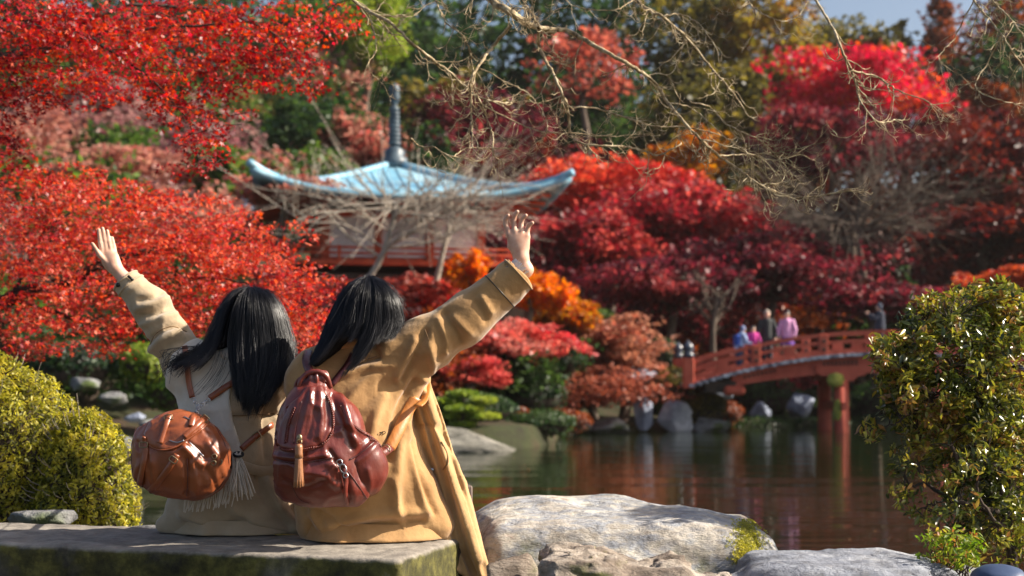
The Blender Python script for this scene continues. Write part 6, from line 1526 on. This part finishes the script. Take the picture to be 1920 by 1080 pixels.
part('shoulder_strap', strap(smoothpath(np.array([R_(783, 762, -.10), R_(796, 748, -.04), R_(800, 722, .03), R_(799, 696, .06), R_(790, 670, .07)]), 18), np.array([-.35, -1, 0]), .032, .006), M['orange_strap'], bp, label='orange tan loop of the strap under the raised arm')
# strap tab
part('strap_tab', strap(smoothpath(np.array([B_(706, 852, .03), R_(718, 848, -.20), R_(732, 838, -.16)]), 10), np.array([.1, -1, .2]), .034, .008), M['wine'], bp)
P = [R_(722 + 9 * math.cos(a), 843 + 9 * math.sin(a), -.185) for a in np.linspace(0, 2 * PI, 18)]; part('strap_ring', tube(np.array(P), .0022, 6), M['brass'], bp)
# side pocket
def pock(P):
    d = ell(P, B_(672, 868, .015), (.082, .072, .115), rotY(-.42)); d = smin(d, ell(P, B_(690, 862, .02), (.055, .06, .085), rotY(-.42)), .02)
    return d + .003 * noise3(P, 22, 95)
V, F = snet(pock, B_(600, 955, -.12), B_(745, 790, .12), .0062); V = folds(V, F, [(-.006, 4, [(650, 862), (672, 845), (700, 820)]), (.005, 5, [(655, 872), (680, 858), (708, 832)]), (-.005, 5, [(660, 890), (672, 915), (676, 935)]), (.004, 5, [(690, 880), (694, 905), (690, 925)])])
pk = part('side_pocket', (relax(V, F, 1, .3), F), M['wine'], bp)
braid([(640, 760), (656, 790), (672, 805), (694, 820), (712, 836)], lambda P: np.minimum(bag2(P), pock(P)), bp, .0035)
def both(P): return np.minimum(bag2(P), pock(P))
seamline([(655, 862), (676, 850), (702, 828)], both, pk, 'pocket_edge', M['wine_dark'], .003)
seamline([(640, 868), (668, 905), (688, 935)], both, pk, 'pocket_edge', M['wine_dark'], .0025)
seamline([(514, 861), (550, 868), (590, 864), (625, 858)], bag2, bp, 'panel_seam', M['wine_dark'], .0022)
seamline([(545, 905), (560, 935), (580, 944)], bag2, bp, 'panel_seam', M['wine_dark'], .0018)
# dangling strap end and snap hook
P, N = surf(both, [(645, 878), (648, 900), (647, 922), (652, 944)], .006); part('dangling_strap', strap(smoothpath(P, 14), N[0], .016, .004), M['wine'], bp)
P, N = surf(both, [(633, 868), (640, 878), (645, 890)], .012); nn = np.array([0, -1, 0])
def ringat(c, R, r_, parent, nm, mat, tilt=0., el=1.0):
    return part(nm, tube(np.array([c + np.array([R * math.cos(a) * math.cos(tilt) - R * el * math.sin(a) * math.sin(tilt), .002 * math.sin(a * 2), R * math.cos(a) * math.sin(tilt) + R * el * math.sin(a) * math.cos(tilt)]) for a in np.linspace(0, 2 * PI, 20)]), r_, 6, False), M[mat], parent)
ringat(P[0], .009, .0022, bp, 'snap_ring', 'steel'); ringat(P[1], .010, .0026, bp, 'snap_hook', 'steel', .4, 1.5); ringat(P[2], .008, .0022, bp, 'snap_ring', 'steel')
# tassel
P, N = surf(flapf, [(562, 822)], .010); c0 = P[0]; tz = thing
part('turn_lock', (c0 + ICO[2][0] * np.array([.010, .006, .014]), ICO[2][1]), M['brass'], bp)
ringat(c0 + [0, -.004, -.012], .008, .002, bp, 'tassel_ring', 'brass')
hd_ = c0 + np.array([0, -.012, -.030]); ts = part('tassel', lathe([(0, .012), (.011, .010), (.013, 0), (.013, -.020), (.015, -.034), (0, -.034)], hd_, 12), M['tassel'], bp)
r = np.random.default_rng(6)
for i in range(16):
    a = i / 16 * 2 * PI; o_ = np.array([math.cos(a), math.sin(a), 0]); P = np.array([hd_ + o_ * .010 + [0, 0, -.02], hd_ + o_ * .013 + [0, 0, -.07], hd_ + o_ * .016 + [r.normal(0, .002), 0, -.128 + r.normal(0, .002)]])
    part('tassel_strip', strap(smoothpath(P, 6), o_ + [0, 0, .01], .0065, .002), M['tassel'], ts)
# ladder-like lacing on the coat beside the bag
P, N = surf(coat2, [(690, 818), (700, 816), (712, 813), (718, 812)], .003)
for i in range(5):
    q = P[0] + (P[-1] - P[0]) * i / 4; ringat(q, .0075, .0014, bp, 'lace_loop', 'black', .3, .6)

# ------------------------------------------------------------ tan round backpack (left woman)
DC = 4.70 * RS
def C_(x, y, d=0.): return at(x, y, DC + d * RS)
bq = thing('backpack', C_(338, 935), 'small round tan leather backpack with buckled straps on the scarfed woman', 'backpack')
R1 = rotY(.20)
def bag1(P):
    d = ell(P, C_(338, 860), (.168, .105, .122), R1); d = smin(d, rbox(P, C_(338, 862), (.135, .075, .105), .06, R1), .05)
    d = smin(d, ell(P, C_(345, 806), (.088, .075, .058), R1), .05); d = smax(d, -(rbox(P, C_(338, 960), (.3, .3, .02), .01)), .02)
    return d + .006 * noise3(P, 13, 101) - .006 * np.clip(1 - np.abs(noise3(P * np.array([1, 1, .6]), 18, 102)) * 2.4, 0, 1) ** 2 + .002 * noise3(P, 45, 103)
V, F = snet(bag1, C_(228, 950, -.15), C_(450, 765, .14), .0062)
FC = [(-.006, 4, [(350, 862), (350, 900), (349, 928)]), (.005, 6, [(360, 868), (368, 895), (366, 925)]), (-.005, 4, [(352, 828), (372, 845), (385, 860)]), (.006, 6, [(345, 838), (362, 856), (378, 872)]),
      (-.005, 4, [(258, 830), (262, 870), (268, 905)]), (.005, 6, [(285, 850), (288, 885), (292, 915)]), (-.004, 5, [(385, 880), (400, 900), (405, 915)]), (.005, 6, [(390, 830), (410, 860), (420, 890)])]
V = folds(V, F, [(a * 1.6, w, l) for a, w, l in FC]); part('bag_body', (relax(V, F, 1, .3), F), M['tan'], bq)
fq = [(280, 790), (300, 778), (345, 770), (378, 776), (394, 790), (378, 806), (350, 826), (326, 842), (300, 846), (278, 836), (268, 815)]
def flap1(P):
    d = bag1(P) - .010; d = smax(d, polysd(topix(P), fq) * .0018, .006); return smax(d, P[:, 1] - DC + .0, .006)
V, F = snet(flap1, C_(255, 860, -.15), C_(405, 760, .03), .0055); V = folds(V, F, [(-.004, 4, [(300, 800), (330, 800), (360, 790)]), (.003, 5, [(300, 825), (330, 815), (355, 805)])])
fl = part('flap', (relax(V, F, 1, .3), F), M['tan'], bq)
seamline([(268, 817), (279, 835), (300, 844), (326, 840), (350, 825), (378, 805), (392, 791)], flap1, fl, 'flap_edge', M['tan'], .0035)
def bb(P): return np.minimum(bag1(P), flap1(P))
for q, w_ in (([(270, 818), (273, 845), (268, 880), (262, 908)], .022), ([(332, 852), (318, 876), (300, 900), (282, 920)], .022), ([(318, 778), (310, 800), (300, 832)], .020), ([(384, 784), (365, 802), (345, 820)], .020), ([(367, 770), (362, 785), (358, 800)], .022)):
    onstrap(q, bb, bq, 'strap', M['tan'], w_, .006, .004)
def buckle(c, w_, h, parent, tilt=0.):
    P = []; 
    for a in np.linspace(0, 2 * PI, 25):
        x = w_ * np.sign(math.cos(a)) * abs(math.cos(a)) ** .4; z = h * np.sign(math.sin(a)) * abs(math.sin(a)) ** .4; P.append(c + np.array([x * math.cos(tilt) - z * math.sin(tilt), 0, x * math.sin(tilt) + z * math.cos(tilt)]))
    return part('buckle', tube(np.array(P), .002, 6, False), M['brass'], parent)
for (x, y), t_ in (((271, 834), 0), ((326, 862), -.6), ((315, 786), .1), ((382, 788), -.7)):
    P, N = surf(bb, [(x, y)], .009); buckle(P[0], .014, .009, bq, t_)
for q in ([(354, 829), (368, 842), (382, 856)], [(318, 826), (332, 830), (345, 826)], [(345, 782), (362, 790), (376, 798)]):
    P, N = surf(bb, smoothpath(np.array([(x, y, 0) for x, y in q], float), 14)[:, :2], .002); part('zip', tube(relax_line(P), .0024, 6), M['steel'], bq)
for x, y in ((402, 856), (410, 866), (400, 868)): 
    P, N = surf(bag1, [(x, y)], .006); ringat(P[0], .008, .002, bq, 'zip_pull', 'brass')
seamline([(351, 860), (352, 895), (350, 930)], bag1, bq, 'panel_seam', M['wine_dark'], .0016)
seamline([(256, 800), (246, 840), (250, 890), (268, 914)], bag1, bq, 'panel_seam', M['wine_dark'], .0016)
seamline([(404, 800), (424, 840), (428, 885), (408, 918)], bag1, bq, 'panel_seam', M['wine_dark'], .0016)
# straps that meet in a chain of rings above the bag
P, N = surf(lambda P: np.minimum(scarf(P), coat1(P)), smoothpath(np.array([(346, 650, 0), (350, 680, 0), (355, 715, 0), (362, 746, 0)], float), 18)[:, :2], .006)
part('shoulder_strap', strap(relax_line(P, 6), np.array([0, -1, .15]), .021, .005), M['tan'], bq)
P, N = surf(lambda P: np.minimum(scarf(P), coat1(P)), smoothpath(np.array([(466, 698, 0), (445, 712, 0), (420, 730, 0), (394, 748, 0)], float), 18)[:, :2], .008)
part('shoulder_strap', strap(relax_line(P, 6), np.array([0, -1, .15]), .024, .005), M['tan'], bq)
a, c, e = L_(362, 746, -.17), L_(372, 764, -.20), L_(393, 748, -.18)
for q0, q1, k_ in ((a, c, 4), (e, c, 4), (c, C_(368, 776, -.02), 3)):
    for i in range(k_): ringat(q0 + (q1 - q0) * (i + .5) / k_, .0068, .0016, bq, 'chain_ring', 'steel', i * 1.3, .7)
P, N = surf(coat1, smoothpath(np.array([(452, 842, 0), (470, 826, 0), (490, 810, 0), (510, 796, 0)], float), 16)[:, :2], .006)
part('lower_strap', strap(relax_line(P, 6), N, .022, .005), M['tan'], bq)
P, N = surf(coat1, [(480, 818)], .011); buckle(P[0], .013, .013, bq, .6)
RS = 1.0
# ------------------------------------------------------------ floating leaves on the pond
r = np.random.default_rng(31); P = []
for _ in range(170):
    y = r.uniform(7.5, 34); x = r.uniform(-.15, .36) * y; P.append((x, y, WZ + .006))
P = np.array(P)
o = part('floating_leaves', leaves(P, .022, mixcol([(.40, .10, .05), (.55, .30, .14), (.5, .2, .1)], len(P), r), 'star', .97, None, 3), M['leaf_near'], None, smooth=False)
tag(o, 'scattered fallen maple leaves floating on the pond', 'leaves', kind='stuff')
# ------------------------------------------------------------ light haze over the garden
HZ = True
if HZ:
    x0_, x1_, y0_, y1_, z0_, z1_ = -75, 75, -6, 140, -2.6, 52
    V = np.array([(x, y, z) for x in (x0_, x1_) for y in (y0_, y1_) for z in (z0_, z1_)])
    F = [[0, 1, 3, 2], [4, 6, 7, 5], [0, 4, 5, 1], [2, 3, 7, 6], [0, 2, 6, 4], [1, 5, 7, 3]]
    m = bpy.data.materials.new('haze'); m.use_nodes = True; nt = m.node_tree; nt.nodes.clear()
    v = nt.nodes.new('ShaderNodeVolumePrincipled'); v.inputs['Color'].default_value = (.95, .93, .90, 1); v.inputs['Density'].default_value = .00018; v.inputs['Anisotropy'].default_value = .35
    ou = nt.nodes.new('ShaderNodeOutputMaterial'); nt.links.new(v.outputs[0], ou.inputs['Volume'])
    o = part('haze', (V, F), m, None, smooth=False); o['kind'] = 'stuff'; tag(o, 'thin sunlit haze lying over the whole garden', 'haze')
